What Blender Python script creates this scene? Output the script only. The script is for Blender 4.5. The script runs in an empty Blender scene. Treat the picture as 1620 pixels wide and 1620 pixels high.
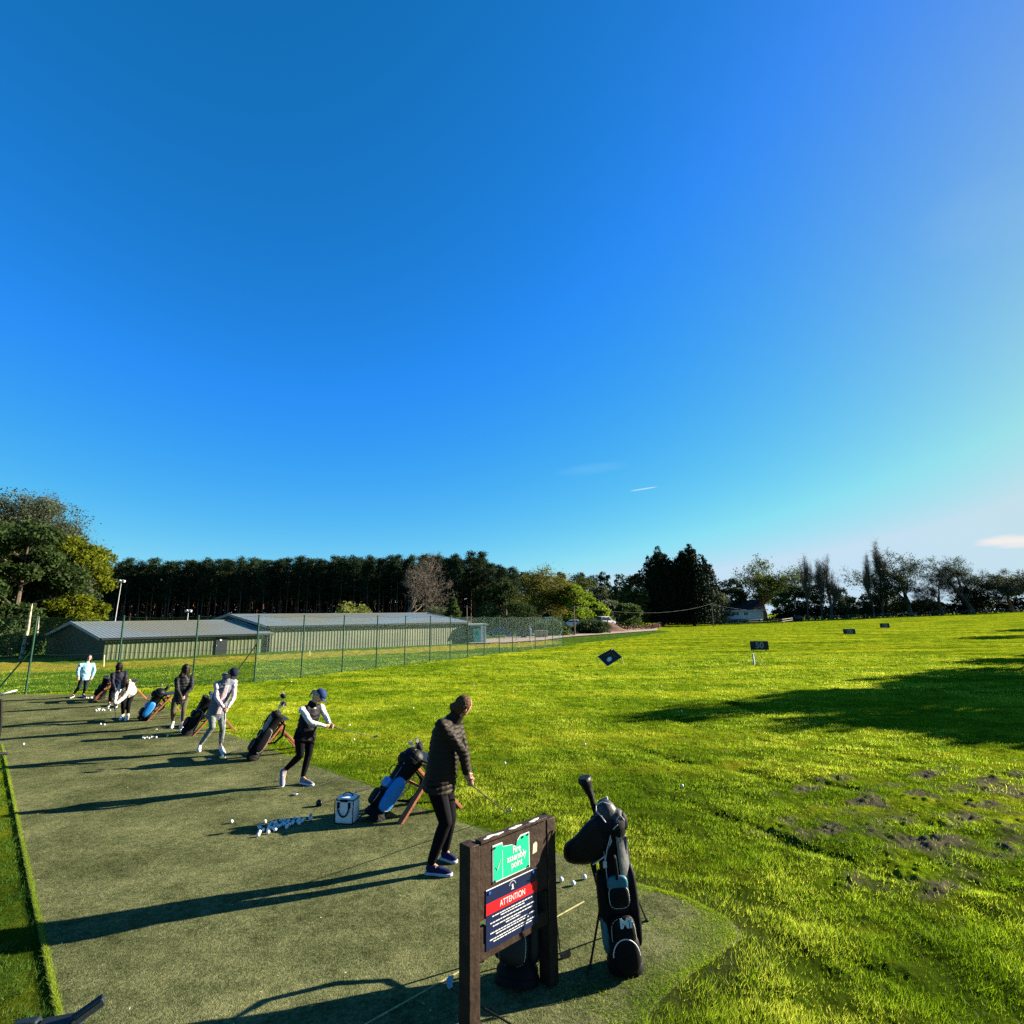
import bpy, math, random
import numpy as np
from mathutils import Vector, Matrix, Quaternion
R_ = math.radians
random.seed(7); rng = np.random.default_rng(11)
scn = bpy.context.scene
COL = scn.collection
# ------------------------------------------------------------------ camera
FPX = 850.0; PITCH = math.atan(165/850.0); ROLL = R_(0.75); CH = 2.4
cam_d = bpy.data.cameras.new('camera'); cam = bpy.data.objects.new('camera', cam_d); COL.objects.link(cam)
cam.location = (0, 0, CH)
cam.rotation_euler = (Matrix.Rotation(math.pi/2+PITCH, 3, 'X') @ Matrix.Rotation(-ROLL, 3, 'Z')).to_euler()
cam_d.sensor_width = 36; cam_d.sensor_height = 36; cam_d.sensor_fit = 'HORIZONTAL'
cam_d.lens = 36*FPX/1620; cam_d.clip_start = 0.05; cam_d.clip_end = 5000
scn.camera = cam
# ------------------------------------------------------------------ light
SUN_EL = R_(20); SUN_AZ = R_(19)          # azimuth measured from +X towards +Y
sdir = Vector((math.cos(SUN_EL)*math.cos(SUN_AZ), math.cos(SUN_EL)*math.sin(SUN_AZ), math.sin(SUN_EL)))
sun_d = bpy.data.lights.new('sun', 'SUN'); sun = bpy.data.objects.new('sun', sun_d); COL.objects.link(sun)
sun_d.energy = 5.0; sun_d.angle = R_(0.53); sun_d.color = (1.0, 0.90, 0.72)
sun.rotation_euler = (-sdir).to_track_quat('-Z', 'Y').to_euler(); sun.location = (30, 10, 20)
world = bpy.data.worlds.new("World"); scn.world = world; world.use_nodes = True
wn = world.node_tree.nodes; wl = world.node_tree.links
bg = wn['Background']
sky = wn.new('ShaderNodeTexSky'); sky.sky_type = 'NISHITA'; sky.sun_disc = False
sky.sun_elevation = SUN_EL; sky.sun_rotation = math.pi/2 - SUN_AZ
sky.altitude = 0; sky.air_density = 1.0; sky.dust_density = 0.15; sky.ozone_density = 3.0
KR = 0.1726; KX = 0.05*2**2.3             # sky strength x exposure
def wmath(op, a, b=None, clamp=False):
    q = wn.new('ShaderNodeMath'); q.operation = op; q.use_clamp = clamp
    for i, z in enumerate((a, b)):
        if z is None: continue
        if hasattr(z, 'links'): wl.new(z, q.inputs[i])
        else: q.inputs[i].default_value = z
    return q.outputs[0]
sp = wn.new('ShaderNodeSeparateColor'); wl.new(sky.outputs[0], sp.inputs[0]); cb = wn.new('ShaderNodeCombineColor'); wg = wn.new('ShaderNodeTexCoord'); dq = wn.new('ShaderNodeVectorMath'); dq.operation = 'DOT_PRODUCT'; wl.new(wg.outputs['Generated'], dq.inputs[0]); dq.inputs[1].default_value = sdir; GLOW = wmath('POWER', wmath('MAXIMUM', dq.outputs['Value'], 0.0), 9.0)
for i, (ga, gp_) in enumerate(((.78, 1.95), (.84, .95), (2.0, 1.3))):      # deep polarised blue overhead, pale towards the sun
    wl.new(wmath('MINIMUM', wmath('ADD', wmath('MULTIPLY', wmath('POWER', wmath('MULTIPLY', sp.outputs[i], KR), gp_), ga/KX), wmath('MULTIPLY', GLOW, (.25, .04, 0)[i]/KX)), (.56, .75, .90)[i]/KX) if i < 2 else wmath('SUBTRACT', wmath('MINIMUM', wmath('MULTIPLY', wmath('POWER', wmath('MULTIPLY', sp.outputs[i], KR), gp_), ga/KX), .91/KX), wmath('MULTIPLY', GLOW, .22/KX)), cb.inputs[i])
def vdir(u, v):
    f = 850.0; c, s_ = math.cos(PITCH), math.sin(PITCH); F_ = Vector((0, c, s_)); R0 = Vector((1, 0, 0)); U0 = R0.cross(F_)
    R1 = R0*math.cos(ROLL)-U0*math.sin(ROLL); U1 = R1.cross(F_); return (R1*((u-810)/f)+U1*((810-v)/f)+F_).normalized()
wtc = wn.new('ShaderNodeTexCoord'); SKY = cb.outputs[0]
def dotv(vec):
    q = wn.new('ShaderNodeVectorMath'); q.operation = 'DOT_PRODUCT'; wl.new(wtc.outputs['Generated'], q.inputs[0]); q.inputs[1].default_value = vec; return q.outputs['Value']
def cloud(pa, pb, wid, col, amount, nscale, soft=.5):
    """thin high cloud lying between two directions of the sky"""
    global SKY
    A_, B_ = vdir(*pa), vdir(*pb); C_ = (A_+B_).normalized(); e1 = (B_-A_); ln = e1.length/2; e1.normalize(); e2 = C_.cross(e1).normalized(); e1 = e2.cross(C_)
    no = wn.new('ShaderNodeTexNoise'); no.inputs['Scale'].default_value = nscale; no.inputs['Detail'].default_value = 5
    mp = wn.new('ShaderNodeMapping'); mp.inputs['Scale'].default_value = (1, 1, 5); wl.new(wtc.outputs['Generated'], mp.inputs[0]); wl.new(mp.outputs[0], no.inputs[0])
    a_ = wmath('DIVIDE', dotv(e1), ln); b_ = wmath('DIVIDE', dotv(e2), wid); r2 = wmath('ADD', wmath('MULTIPLY', a_, a_), wmath('MULTIPLY', b_, b_))
    m_ = wmath('SUBTRACT', wmath('ADD', 1.0, wmath('MULTIPLY', wmath('SUBTRACT', no.outputs[0], .5), 1.6)), r2); m_ = wmath('DIVIDE', m_, soft, True)
    m_ = wmath('MULTIPLY', wmath('MULTIPLY', m_, amount), wmath('GREATER_THAN', dotv(C_), 0))
    mx = wn.new('ShaderNodeMixRGB'); wl.new(m_, mx.inputs[0]); wl.new(SKY, mx.inputs[1]); mx.inputs[2].default_value = tuple(c/KX for c in col)+(1,); SKY = mx.outputs[0]
cloud((1540, 860), (1720, 850), .011, (.93, .87, .83), .9, 22, .9)
cloud((1440, 380), (1680, 300), .05, (.40, .62, .85), .16, 9, 2.0)
cloud((870, 752), (1010, 732), .012, (.32, .66, .98), .22, 12, 1.6)
cloud((996, 777), (1040, 770), .0011, (.62, .84, 1.0), .75, 30)
wl.new(SKY, bg.inputs[0]); bg.inputs[1].default_value = 0.05
scn.view_settings.view_transform = 'Standard'; scn.view_settings.look = 'None'
scn.view_settings.gamma = 1; scn.view_settings.exposure = 2.3
scn.cycles.max_bounces = 6; scn.cycles.transparent_max_bounces = 24
scn.cycles.use_denoising = False
# ------------------------------------------------------------------ pixel -> place helpers (1620 px photo)
_c, _s = math.cos(PITCH), math.sin(PITCH)
Fv = np.array([0, _c, _s]); _R0 = np.array([1., 0, 0]); _U0 = np.cross(_R0, Fv)
Rv = _R0*math.cos(ROLL) - _U0*math.sin(ROLL); Uv = np.cross(Rv, Fv)
CP = np.array([0, 0, CH])
def ray(u, v): return (u-810)/FPX*Rv + (810-v)/FPX*Uv + Fv
def tz(x, y):
    """height of the smooth terrain (arrays or scalars)"""
    x = np.asarray(x, float); y = np.asarray(y, float); yy = np.maximum(y, 0)
    z = -0.95*(1-np.exp(-yy/50))
    r = np.clip(x/np.maximum(yy, 1), -1.5, 1.4)
    bl = np.clip((yy-55)/120, 0, 1); bl = bl*bl*(3-2*bl)
    return z + bl*np.maximum(r-0.34, 0)*4.5
def G(u, v, h=0.0):
    """point over the pixel whose height above the terrain is h"""
    r = ray(u, v); z = 0.0
    for _ in range(40):
        t = (z+h-CH)/r[2]; t = min(max(t, 0.5), 900) if t > 0 else 300
        p = CP+r*t; z = 0.5*z+0.5*float(tz(p[0], p[1]))
    return np.array([p[0], p[1], float(tz(p[0], p[1]))+h])
def D(u, v, dist):
    """point over the pixel at horizontal distance Y=dist"""
    r = ray(u, v); return CP + r*(dist/r[1])
def V(u, v, base, off=0.0):
    """point over the pixel in the upright plane through base, moved back by off"""
    h = np.array([base[0], base[1], 0.0]); h /= np.linalg.norm(h)
    r = ray(u, v); t = (np.dot(np.array(base)-CP, h)+off)/np.dot(r, h); return CP+r*t
# ------------------------------------------------------------------ materials
MATS = {}; AL = 0.70
def nt(name):
    m = bpy.data.materials.new(name); m.use_nodes = True
    return m, m.node_tree.nodes, m.node_tree.links, m.node_tree.nodes['Principled BSDF']
def mat(name, col, rough=0.6, var=0.15, scale=6.0, bump=0.0, bscale=60.0, metal=0.0, spec=0.25, trans=None, col2=None, detail=4):
    if name in MATS: return MATS[name]
    col = tuple(c*AL for c in col); col2 = tuple(c*AL for c in col2) if col2 else None
    m, n, l, b = nt(name)
    b.inputs['Roughness'].default_value = rough; b.inputs['Metallic'].default_value = metal
    b.inputs['Specular IOR Level'].default_value = spec
    tc = n.new('ShaderNodeTexCoord'); no = n.new('ShaderNodeTexNoise')
    no.inputs['Scale'].default_value = scale; no.inputs['Detail'].default_value = detail
    l.new(tc.outputs['Object'], no.inputs['Vector'])
    rp = n.new('ShaderNodeValToRGB'); rp.color_ramp.elements[0].position = .3; rp.color_ramp.elements[1].position = .7
    c2 = col2 or tuple(min(1, c*(1+var)) for c in col); c1 = tuple(c*(1-var) for c in col)
    rp.color_ramp.elements[0].color = (*c1, 1); rp.color_ramp.elements[1].color = (*c2, 1)
    l.new(no.outputs[0], rp.inputs[0]); l.new(rp.outputs[0], b.inputs['Base Color'])
    if bump:
        n2 = n.new('ShaderNodeTexNoise'); n2.inputs['Scale'].default_value = bscale; n2.inputs['Detail'].default_value = 5
        l.new(tc.outputs['Object'], n2.inputs['Vector'])
        bp = n.new('ShaderNodeBump'); bp.inputs['Strength'].default_value = bump; bp.inputs['Distance'].default_value = 0.02
        l.new(n2.outputs[0], bp.inputs['Height']); l.new(bp.outputs[0], b.inputs['Normal'])
    if trans:
        out = n['Material Output']; tr = n.new('ShaderNodeBsdfTranslucent'); mx = n.new('ShaderNodeMixShader')
        hs_ = n.new('ShaderNodeHueSaturation'); hs_.inputs['Value'].default_value = 1.5; hs_.inputs['Hue'].default_value = .485
        l.new(rp.outputs[0], hs_.inputs['Color']); l.new(hs_.outputs[0], tr.inputs[0])
        mx.inputs[0].default_value = trans; l.new(b.outputs[0], mx.inputs[1]); l.new(tr.outputs[0], mx.inputs[2])
        l.new(mx.outputs[0], out.inputs[0])
    MATS[name] = m; return m
# ------------------------------------------------------------------ mesh builder
def unit(v):
    v = np.array(v, float); n = np.linalg.norm(v); return v/n if n > 1e-9 else np.array([0, 0, 1.])
def frame(w, hint=(0, 0, 1)):
    w = unit(w); h = np.array(hint, float)
    if abs(np.dot(unit(h), w)) > .98: h = np.array([1., 0, 0])
    s = unit(np.cross(w, h)); u = np.cross(s, w); return s, u, w
class MB:
    def __init__(s): s.v = []; s.f = []
    def add(s, vs, fs):
        k = len(s.v); s.v += [tuple(map(float, p)) for p in vs]; s.f += [tuple(i+k for i in f) for f in fs]; return s
    def box(s, c, size, ax=None):
        c = np.array(c, float); X, Y, Z = ax if ax is not None else np.eye(3); a, b, d = [q/2 for q in size]
        P = [c+X*a*i+Y*b*j+Z*d*k for k in (-1, 1) for j in (-1, 1) for i in (-1, 1)]
        return s.add(P, [(0, 2, 3, 1), (4, 5, 7, 6), (0, 1, 5, 4), (2, 6, 7, 3), (0, 4, 6, 2), (1, 3, 7, 5)])
    def beam(s, a, b, w, h, hint=(0, 0, 1)):
        a = np.array(a, float); b = np.array(b, float); S, U, W = frame(b-a, hint)
        return s.box((a+b)/2, (w, h, np.linalg.norm(b-a)), (S, U, W))
    def tube(s, pts, rad, n=8, cap=True, flat=1.0, hint=(0, 0, 1)):
        pts = [np.array(p, float) for p in pts]; m = len(pts)
        if not hasattr(rad, '__len__'): rad = [rad]*m
        vs = []; fs = []; pS = None
        for i, p in enumerate(pts):
            t = pts[min(i+1, m-1)]-pts[max(i-1, 0)]
            S, U, W = frame(t, hint if pS is None else pS[1])
            pS = (S, U)
            for k in range(n):
                a = 2*math.pi*k/n; vs.append(p+(S*math.cos(a)+U*math.sin(a)*flat)*rad[i])
        for i in range(m-1):
            for k in range(n):
                k2 = (k+1) % n; fs.append((i*n+k, i*n+k2, (i+1)*n+k2, (i+1)*n+k))
        if cap: fs += [tuple(range(n-1, -1, -1)), tuple((m-1)*n+k for k in range(n))]
        return s.add(vs, fs)
    def loft(s, rings, cap=True, close=True):
        n = len(rings[0]); vs = [p for r in rings for p in r]; fs = []
        for i in range(len(rings)-1):
            for k in range(n if close else n-1):
                k2 = (k+1) % n; fs.append((i*n+k, i*n+k2, (i+1)*n+k2, (i+1)*n+k))
        if cap: fs += [tuple(range(n-1, -1, -1)), tuple((len(rings)-1)*n+k for k in range(n))]
        return s.add(vs, fs)
    def ell(s, c, r, ax=None, n=14, m=9, e=1.0):
        c = np.array(c, float); X, Y, Z = ax if ax is not None else np.eye(3)
        f = lambda q: math.copysign(abs(q)**e, q); rings = []
        for i in range(m+1):
            ph = math.pi*(i/m)-math.pi/2; ph = max(min(ph, math.pi/2-.03), -math.pi/2+.03)
            rings.append([c+X*r[0]*f(math.cos(ph))*f(math.cos(2*math.pi*k/n))+Y*r[1]*f(math.cos(ph))*f(math.sin(2*math.pi*k/n))+Z*r[2]*f(math.sin(ph)) for k in range(n)])
        return s.loft(rings)
    def cap(s, a, b, ra, rb, n=12):
        a = np.array(a, float); b = np.array(b, float); L = np.linalg.norm(b-a)
        if L < 1e-6: return s.ell(a, (ra,)*3)
        S, U, W = frame(b-a); rings = []
        for q in (-88, -60, -30): q = R_(q); rings.append((a+W*ra*math.sin(q), ra*math.cos(q)))
        for q in range(0, 5): q /= 4; rings.append((a+(b-a)*q, ra+(rb-ra)*q))
        for q in (30, 60, 88): q = R_(q); rings.append((b+W*rb*math.sin(q), rb*math.cos(q)))
        return s.loft([[c+(S*math.cos(2*math.pi*k/n)+U*math.sin(2*math.pi*k/n))*r for k in range(n)] for c, r in rings])
    def prism(s, poly, o, X, Y, Z, t):
        o = np.array(o, float); n = len(poly)
        A = [o+X*p[0]+Y*p[1] for p in poly]; B = [q+Z*t for q in A]
        return s.add(A+B, [tuple(range(n-1, -1, -1)), tuple(range(n, 2*n))]+[(i, (i+1) % n, n+(i+1) % n, n+i) for i in range(n)])
ORG = {}
def tag(o, label=None, cat=None, group=None, kind=None):
    if label: o['label'] = label
    if cat: o['category'] = cat
    if group: o['group'] = group
    if kind: o['kind'] = kind
    return o
def thing(name, loc, label, cat, group=None):
    o = bpy.data.objects.new(name, None); COL.objects.link(o); o.location = tuple(map(float, loc)); o.empty_display_size = .1
    ORG[o.name] = np.array(loc, float); return tag(o, label, cat, group)
def put(name, verts, faces, m, parent=None, smooth=True, angle=40):
    me = bpy.data.meshes.new(name)
    org = ORG[parent.name] if parent is not None else np.zeros(3)
    vv = np.asarray(verts, float)-org
    me.from_pydata(vv.tolist(), [], faces); me.update()
    return fin(name, me, m, parent, smooth, angle)
def fin(name, me, m, parent, smooth=True, angle=40):
    if m is not None:
        for mm in (m if isinstance(m, (list, tuple)) else [m]): me.materials.append(mm)
    if smooth:
        me.polygons.foreach_set('use_smooth', [True]*len(me.polygons))
        try: me.set_sharp_from_angle(angle=R_(angle))
        except Exception: pass
    o = bpy.data.objects.new(name, me); COL.objects.link(o)
    if parent is not None: o.parent = parent; ORG[o.name] = ORG[parent.name]
    else: ORG[o.name] = np.zeros(3)
    return o
def B(name, mb, m, parent=None, smooth=True, bevel=0, angle=40):
    o = put(name, mb.v, mb.f, m, parent, smooth, angle)
    if bevel:
        md = o.modifiers.new('b', 'BEVEL'); md.width = bevel; md.segments = 2; md.limit_method = 'ANGLE'
    return o
def own(o, loc):
    """give a top-level mesh its origin at its base"""
    loc = np.array(loc, float); o.data.transform(Matrix.Translation(Vector(-loc))); o.location = tuple(loc); ORG[o.name] = loc; return o
def organic(name, mb, m, parent, voxel=0.012, it=3, fn=None, fac=.5):
    me = bpy.data.meshes.new('tmp'); me.from_pydata(mb.v, [], mb.f); me.update()
    t = bpy.data.objects.new('tmp', me); COL.objects.link(t)
    r = t.modifiers.new('r', 'REMESH'); r.mode = 'VOXEL'; r.voxel_size = voxel
    s = t.modifiers.new('s', 'SMOOTH'); s.factor = fac; s.iterations = it
    dg = bpy.context.evaluated_depsgraph_get(); ev = t.evaluated_get(dg)
    me2 = bpy.data.meshes.new_from_object(ev); bpy.data.objects.remove(t); bpy.data.meshes.remove(me)
    co = np.empty(len(me2.vertices)*3); me2.vertices.foreach_get('co', co); co = co.reshape(-1, 3)
    if fn is not None:
        no = np.empty(len(me2.vertices)*3); me2.vertices.foreach_get('normal', no); co = fn(co, no.reshape(-1, 3))
    co = co-(ORG[parent.name] if parent is not None else 0)
    me2.vertices.foreach_set('co', co.ravel()); me2.update(); me2.materials.clear(); me2.name = name
    return fin(name, me2, m, parent, True, 180)
def copy_tree(o, parent=None, loc=None, rz=None, sc=None, label=None, group=None):
    c = o.copy(); COL.objects.link(c)
    if parent is not None: c.parent = parent
    if loc is not None: c.location = tuple(map(float, loc))
    if rz is not None: c.rotation_euler = (0, 0, rz)
    if sc is not None: c.scale = sc if hasattr(sc, '__len__') else (sc,)*3
    if label: c['label'] = label
    if group: c['group'] = group
    for ch in KIDS.get(o.name, []): copy_tree(ch, c)
    KIDS[c.name] = [x for x in c.children] if False else []
    return c
KIDS = {}
def proto(o):
    def rec(x):
        KIDS[x.name] = [k for k in COL.objects if k.parent == x]
        for k in KIDS[x.name]: rec(k)
    rec(o); return o
def textmesh(s, size, bold=0.0, spacing=1.0):
    cu = bpy.data.curves.new('t', 'FONT'); cu.body = s; cu.size = size; cu.align_x = 'CENTER'; cu.align_y = 'CENTER'
    cu.offset = bold; cu.extrude = 0.0008; cu.space_character = spacing; cu.space_line = .95
    o = bpy.data.objects.new('t', cu); COL.objects.link(o)
    dg = bpy.context.evaluated_depsgraph_get(); me = bpy.data.meshes.new_from_object(o.evaluated_get(dg))
    vs = np.array([v.co[:] for v in me.vertices]); fs = [tuple(p.vertices) for p in me.polygons]
    bpy.data.objects.remove(o); bpy.data.curves.remove(cu); bpy.data.meshes.remove(me)
    return vs, fs
def place_text(mb, s, size, o, X, Y, Z, bold=0.0, spacing=1.0, squash=1.0, shear=0):
    vs, fs = textmesh(s, size, bold, spacing)
    mb.add([np.array(o)+X*(v[0]*squash+shear*v[1])+Y*v[1]+Z*v[2] for v in vs], fs)
# ------------------------------------------------------------------ numpy noise
_perm = rng.permutation(1024)
_grad = rng.uniform(0, 2*math.pi, 1024)
def noise(x, y):
    xi = np.floor(x).astype(np.int64); yi = np.floor(y).astype(np.int64); xf = x-xi; yf = y-yi
    u = xf*xf*xf*(xf*(xf*6-15)+10); v = yf*yf*yf*(yf*(yf*6-15)+10)
    def g(ix, iy, fx, fy):
        a = _grad[_perm[(_perm[ix & 1023]+iy) & 1023]]; return np.cos(a)*fx+np.sin(a)*fy
    a = g(xi, yi, xf, yf); b = g(xi+1, yi, xf-1, yf); c = g(xi, yi+1, xf, yf-1); d = g(xi+1, yi+1, xf-1, yf-1)
    return ((a+(b-a)*u)+((c+(d-c)*u)-(a+(b-a)*u))*v)*1.5
def fbm(x, y, o=4):
    s = 0; a = 1
    for k in range(o): s = s+a*noise(x*2**k+17*k, y*2**k-9*k); a *= .5
    return s
# ------------------------------------------------------------------ turf mat outline (world)
def xy(u, v): p = G(u, v); return (p[0], p[1])
edgeR = [xy(*q) for q in [(246, 1098), (262, 1118), (318, 1148), (382, 1166), (440, 1188), (497, 1209), (545, 1227), (584, 1240), (632, 1262), (678, 1281), (718, 1294), (790, 1319), (880, 1346), (985, 1392), (1090, 1422), (1150, 1452), (1168, 1480), (1140, 1512), (1080, 1550), (1035, 1590), (1010, 1640)]]
A0 = xy(85, 1602); A1 = xy(23, 1290)
dl = np.array(A1)-np.array(A0); dl /= np.linalg.norm(dl)
far_l = np.array(A0)+dl*((edgeR[0][1]-A0[1])/dl[1]+0.5)
far_l = np.array(xy(-60, 1099))
MAT = np.array([far_l]+edgeR+[(edgeR[-1][0], 1.0), (A0[0]-dl[0]*(A0[1]-1)/dl[1], 1.0), A0, A1, xy(6, 1200)])
def inside(x, y, P):
    r = np.zeros(x.shape, bool); n = len(P)
    for i in range(n):
        x1, y1 = P[i]; x2, y2 = P[(i+1) % n]
        c = ((y1 > y) != (y2 > y)) & (x < (x2-x1)*(y-y1)/((y2-y1) if y2 != y1 else 1e-9)+x1); r ^= c
    return r
def pdist(x, y, P, closed=True):
    d = np.full(x.shape, 1e9); n = len(P)
    for i in range(n if closed else n-1):
        a = np.array(P[i]); b = np.array(P[(i+1) % n]); e = b-a; L = e@e+1e-12
        t = np.clip(((x-a[0])*e[0]+(y-a[1])*e[1])/L, 0, 1)
        d = np.minimum(d, np.hypot(x-a[0]-t*e[0], y-a[1]-t*e[1]))
    return d
def sd_mat(x, y): return np.where(inside(x, y, MAT), -1, 1)*pdist(x, y, MAT)
def sstep(a, b, x): t = np.clip((x-a)/(b-a), 0, 1); return t*t*(3-2*t)
DIRT = [(G(1400, 1262), 1.6, .5), (G(1530, 1300), 1.3, .45), (G(1470, 1330), 1.0, .5), (G(1300, 1310), .7, .35), (G(1445, 1375), .9, .4), (G(1580, 1255), 1.3, .4), (G(1340, 1265), .9, .25), (G(1600, 1300), .9, .3), (G(1550, 1270), .8, .25), (G(1290, 1240), 1.2, .25), (G(1450, 1232), 1.6, .22), (G(1570, 1232), 1.5, .25), (G(1230, 1305), .6, .22), (G(1360, 1330), .8, .22), (G(1500, 1400), .7, .2), (G(1420, 1300), .9, .25), (G(1340, 1390), .5, .18), (G(1600, 1340), .8, .22), (G(1480, 1262), 1.0, .2)]
def dirt_mask(x, y):
    m = np.zeros(x.shape)
    for c, rx, ry in DIRT:
        a = R_(28); dx = x-c[0]; dy = y-c[1]; px = dx*math.cos(a)+dy*math.sin(a); py = -dx*math.sin(a)+dy*math.cos(a)
        m = np.maximum(m, 1-np.sqrt((px/rx)**2+(py/ry)**2))
    return np.clip(m, 0, 1)*sstep(-.5, .05, noise(x*2.4+5, y*2.4))
def ground_h(x, y):
    """full ground height with tussocks"""
    d = sd_mat(x, y); dist = np.hypot(x, y)
    amp = np.where(dist < 4, .7, 1.0)*np.clip(1+(dist-8)/60, 1, 1.8)
    h = .030*fbm(x*1.1, y*1.1, 2)+.016*noise(x*4.3, y*4.3)+.012*np.abs(noise(x*9+3, y*9))+.006*noise(x*23, y*23)
    # shallow mower wheel ruts in the near rough, running down to the right
    q = (x-1.5)*.76+(y-4)*.65; h = h-.055*sstep(.80, .99, np.sin(q*2.6+1.1*fbm(x*.45, y*.45, 2)))*sstep(1.6, 3.0, x)*sstep(16, 9, dist)*np.clip(.5+1.3*noise(x*1.1+9, y*1.1), 0, 1)
    dm = dirt_mask(x, y); lump = np.abs(fbm(x*3.2, y*3.2, 4)); h = h+dm*(.050*lump-.012)+dm*.040*np.abs(noise(x*9, y*9))
    left = ((x-A0[0])*dl[1]-(y-A0[1])*dl[0]) < 0
    off = np.where(left & (y < 16), -.010*sstep(-.02, .03, d), 0.0)
    k = sstep(0.0, .35, d)
    return tz(x, y)+np.where(d < -.3, -.10, h*amp*k*(d > 0)+off-.004)
# ------------------------------------------------------------------ ground sheet
def grass_mat(name, c_dark, c_mid, c_yel, scale=1.0, trans=0):
    m, n, l, b = nt(name); b.inputs['Roughness'].default_value = .9; b.inputs['Specular IOR Level'].default_value = 0
    geo = n.new('ShaderNodeNewGeometry'); at = n.new('ShaderNodeAttribute'); at.attribute_name = 'tint'
    def nz(s, d=5, sx=1.0, rough=.6):
        mp = n.new('ShaderNodeMapping'); mp.inputs['Scale'].default_value = (s, s*sx, s); mp.inputs['Rotation'].default_value = (0, 0, R_(-8))
        l.new(geo.outputs['Position'], mp.inputs[0]); q = n.new('ShaderNodeTexNoise'); q.inputs['Scale'].default_value = 1; q.inputs['Detail'].default_value = d
        q.inputs['Roughness'].default_value = rough
        l.new(mp.outputs[0], q.inputs['Vector']); return q.outputs[0]
    big = nz(.10, 5, 4.5, .7); mid = nz(1.3, 5); fine = nz(14, 6, 1, .75)
    def math_(op, a, bb, clamp=False):
        q = n.new('ShaderNodeMath'); q.operation = op; q.use_clamp = clamp
        for i, z in enumerate((a, bb)):
            if hasattr(z, 'links'): l.new(z, q.inputs[i])
            else: q.inputs[i].default_value = z
        return q.outputs[0]
    s1 = math_('MULTIPLY', big, 2.1); s2 = math_('MULTIPLY', mid, .55); s3 = math_('MULTIPLY', fine, .75)
    s = math_('ADD', s1, s2); s = math_('ADD', s, s3); s = math_('SUBTRACT', s, 1.13)
    rp = n.new('ShaderNodeValToRGB'); e = rp.color_ramp.elements; e[0].position = .12; e[0].color = (*c_dark, 1); e[1].position = .9; e[1].color = (*c_yel, 1)
    k = e.new(.5); k.color = (*c_mid, 1); l.new(s, rp.inputs[0])
    mx = n.new('ShaderNodeMixRGB'); l.new(at.outputs['Color'], n.new('ShaderNodeSeparateColor').inputs[0])
    sep = [q for q in n if q.bl_idname == 'ShaderNodeSeparateColor'][0]
    # tint R: soil, G: pale dry sward, B: darker green sward with some shade painted into it
    ymix = n.new('ShaderNodeMixRGB'); l.new(sep.outputs[1], ymix.inputs[0]); l.new(rp.outputs[0], ymix.inputs[1]); ymix.inputs[2].default_value = (.16, .135, .022, 1)
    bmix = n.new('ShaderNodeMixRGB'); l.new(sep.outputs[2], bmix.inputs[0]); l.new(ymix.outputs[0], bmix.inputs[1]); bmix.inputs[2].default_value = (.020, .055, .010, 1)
    so = n.new('ShaderNodeValToRGB'); so.color_ramp.elements[0].color = (.018, .016, .012, 1); so.color_ramp.elements[1].color = (.13, .11, .075, 1)
    l.new(fine, so.inputs[0]); sm = math_('MULTIPLY', sep.outputs[0], math_('ADD', mid, fine)); sm = math_('MULTIPLY', sm, 1.1, True)
    l.new(sm, mx.inputs[0]); l.new(bmix.outputs[0], mx.inputs[1]); l.new(so.outputs[0], mx.inputs[2])
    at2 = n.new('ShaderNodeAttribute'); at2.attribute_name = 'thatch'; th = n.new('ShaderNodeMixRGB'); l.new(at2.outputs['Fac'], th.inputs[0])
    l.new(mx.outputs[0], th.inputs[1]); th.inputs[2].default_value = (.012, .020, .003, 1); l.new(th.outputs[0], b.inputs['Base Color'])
    bp = n.new('ShaderNodeBump'); bp.inputs['Strength'].default_value = .9; bp.inputs['Distance'].default_value = .05
    f2 = nz(45, 5, 1, .8); hsum = math_('ADD', math_('MULTIPLY', fine, 1.0), math_('MULTIPLY', f2, .35)); hsum = math_('ADD', hsum, math_('MULTIPLY', mid, 1.2))
    l.new(hsum, bp.inputs['Height']); l.new(bp.outputs[0], b.inputs['Normal'])
    return m
M_GRASS = grass_mat('field_grass', (.018, .038, .002), (.082, .128, .004), (.235, .240, .010))
def tint_of(x, y):
    t = np.zeros((len(x), 4), np.float32); t[:, 3] = 1
    t[:, 0] = np.clip(dirt_mask(x, y)*1.8, 0, 1)*sstep(-.1, .5, fbm(x*1.6, y*1.6, 3)+.25)
    # bare worn rim where the turf mat ends
    d = sd_mat(x, y); t[:, 0] = np.maximum(t[:, 0], sstep(.45, .05, d)*.6*(x > .8)*(y < 6.5)*np.clip(.6+fbm(x*3, y*3, 3), 0, 1))
    # other side of the net: lawn with a pale strip in front of the sheds
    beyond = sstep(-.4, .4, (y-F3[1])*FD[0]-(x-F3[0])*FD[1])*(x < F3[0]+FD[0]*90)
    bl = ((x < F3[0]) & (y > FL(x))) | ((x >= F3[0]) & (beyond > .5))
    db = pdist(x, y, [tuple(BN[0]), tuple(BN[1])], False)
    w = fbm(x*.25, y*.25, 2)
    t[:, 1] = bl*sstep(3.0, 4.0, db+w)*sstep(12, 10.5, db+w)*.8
    t[:, 2] = bl*(1-t[:, 1]/.8)*.8  # rest of that lawn: darker sward, part of the darkness is painted shade
    return t
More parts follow.
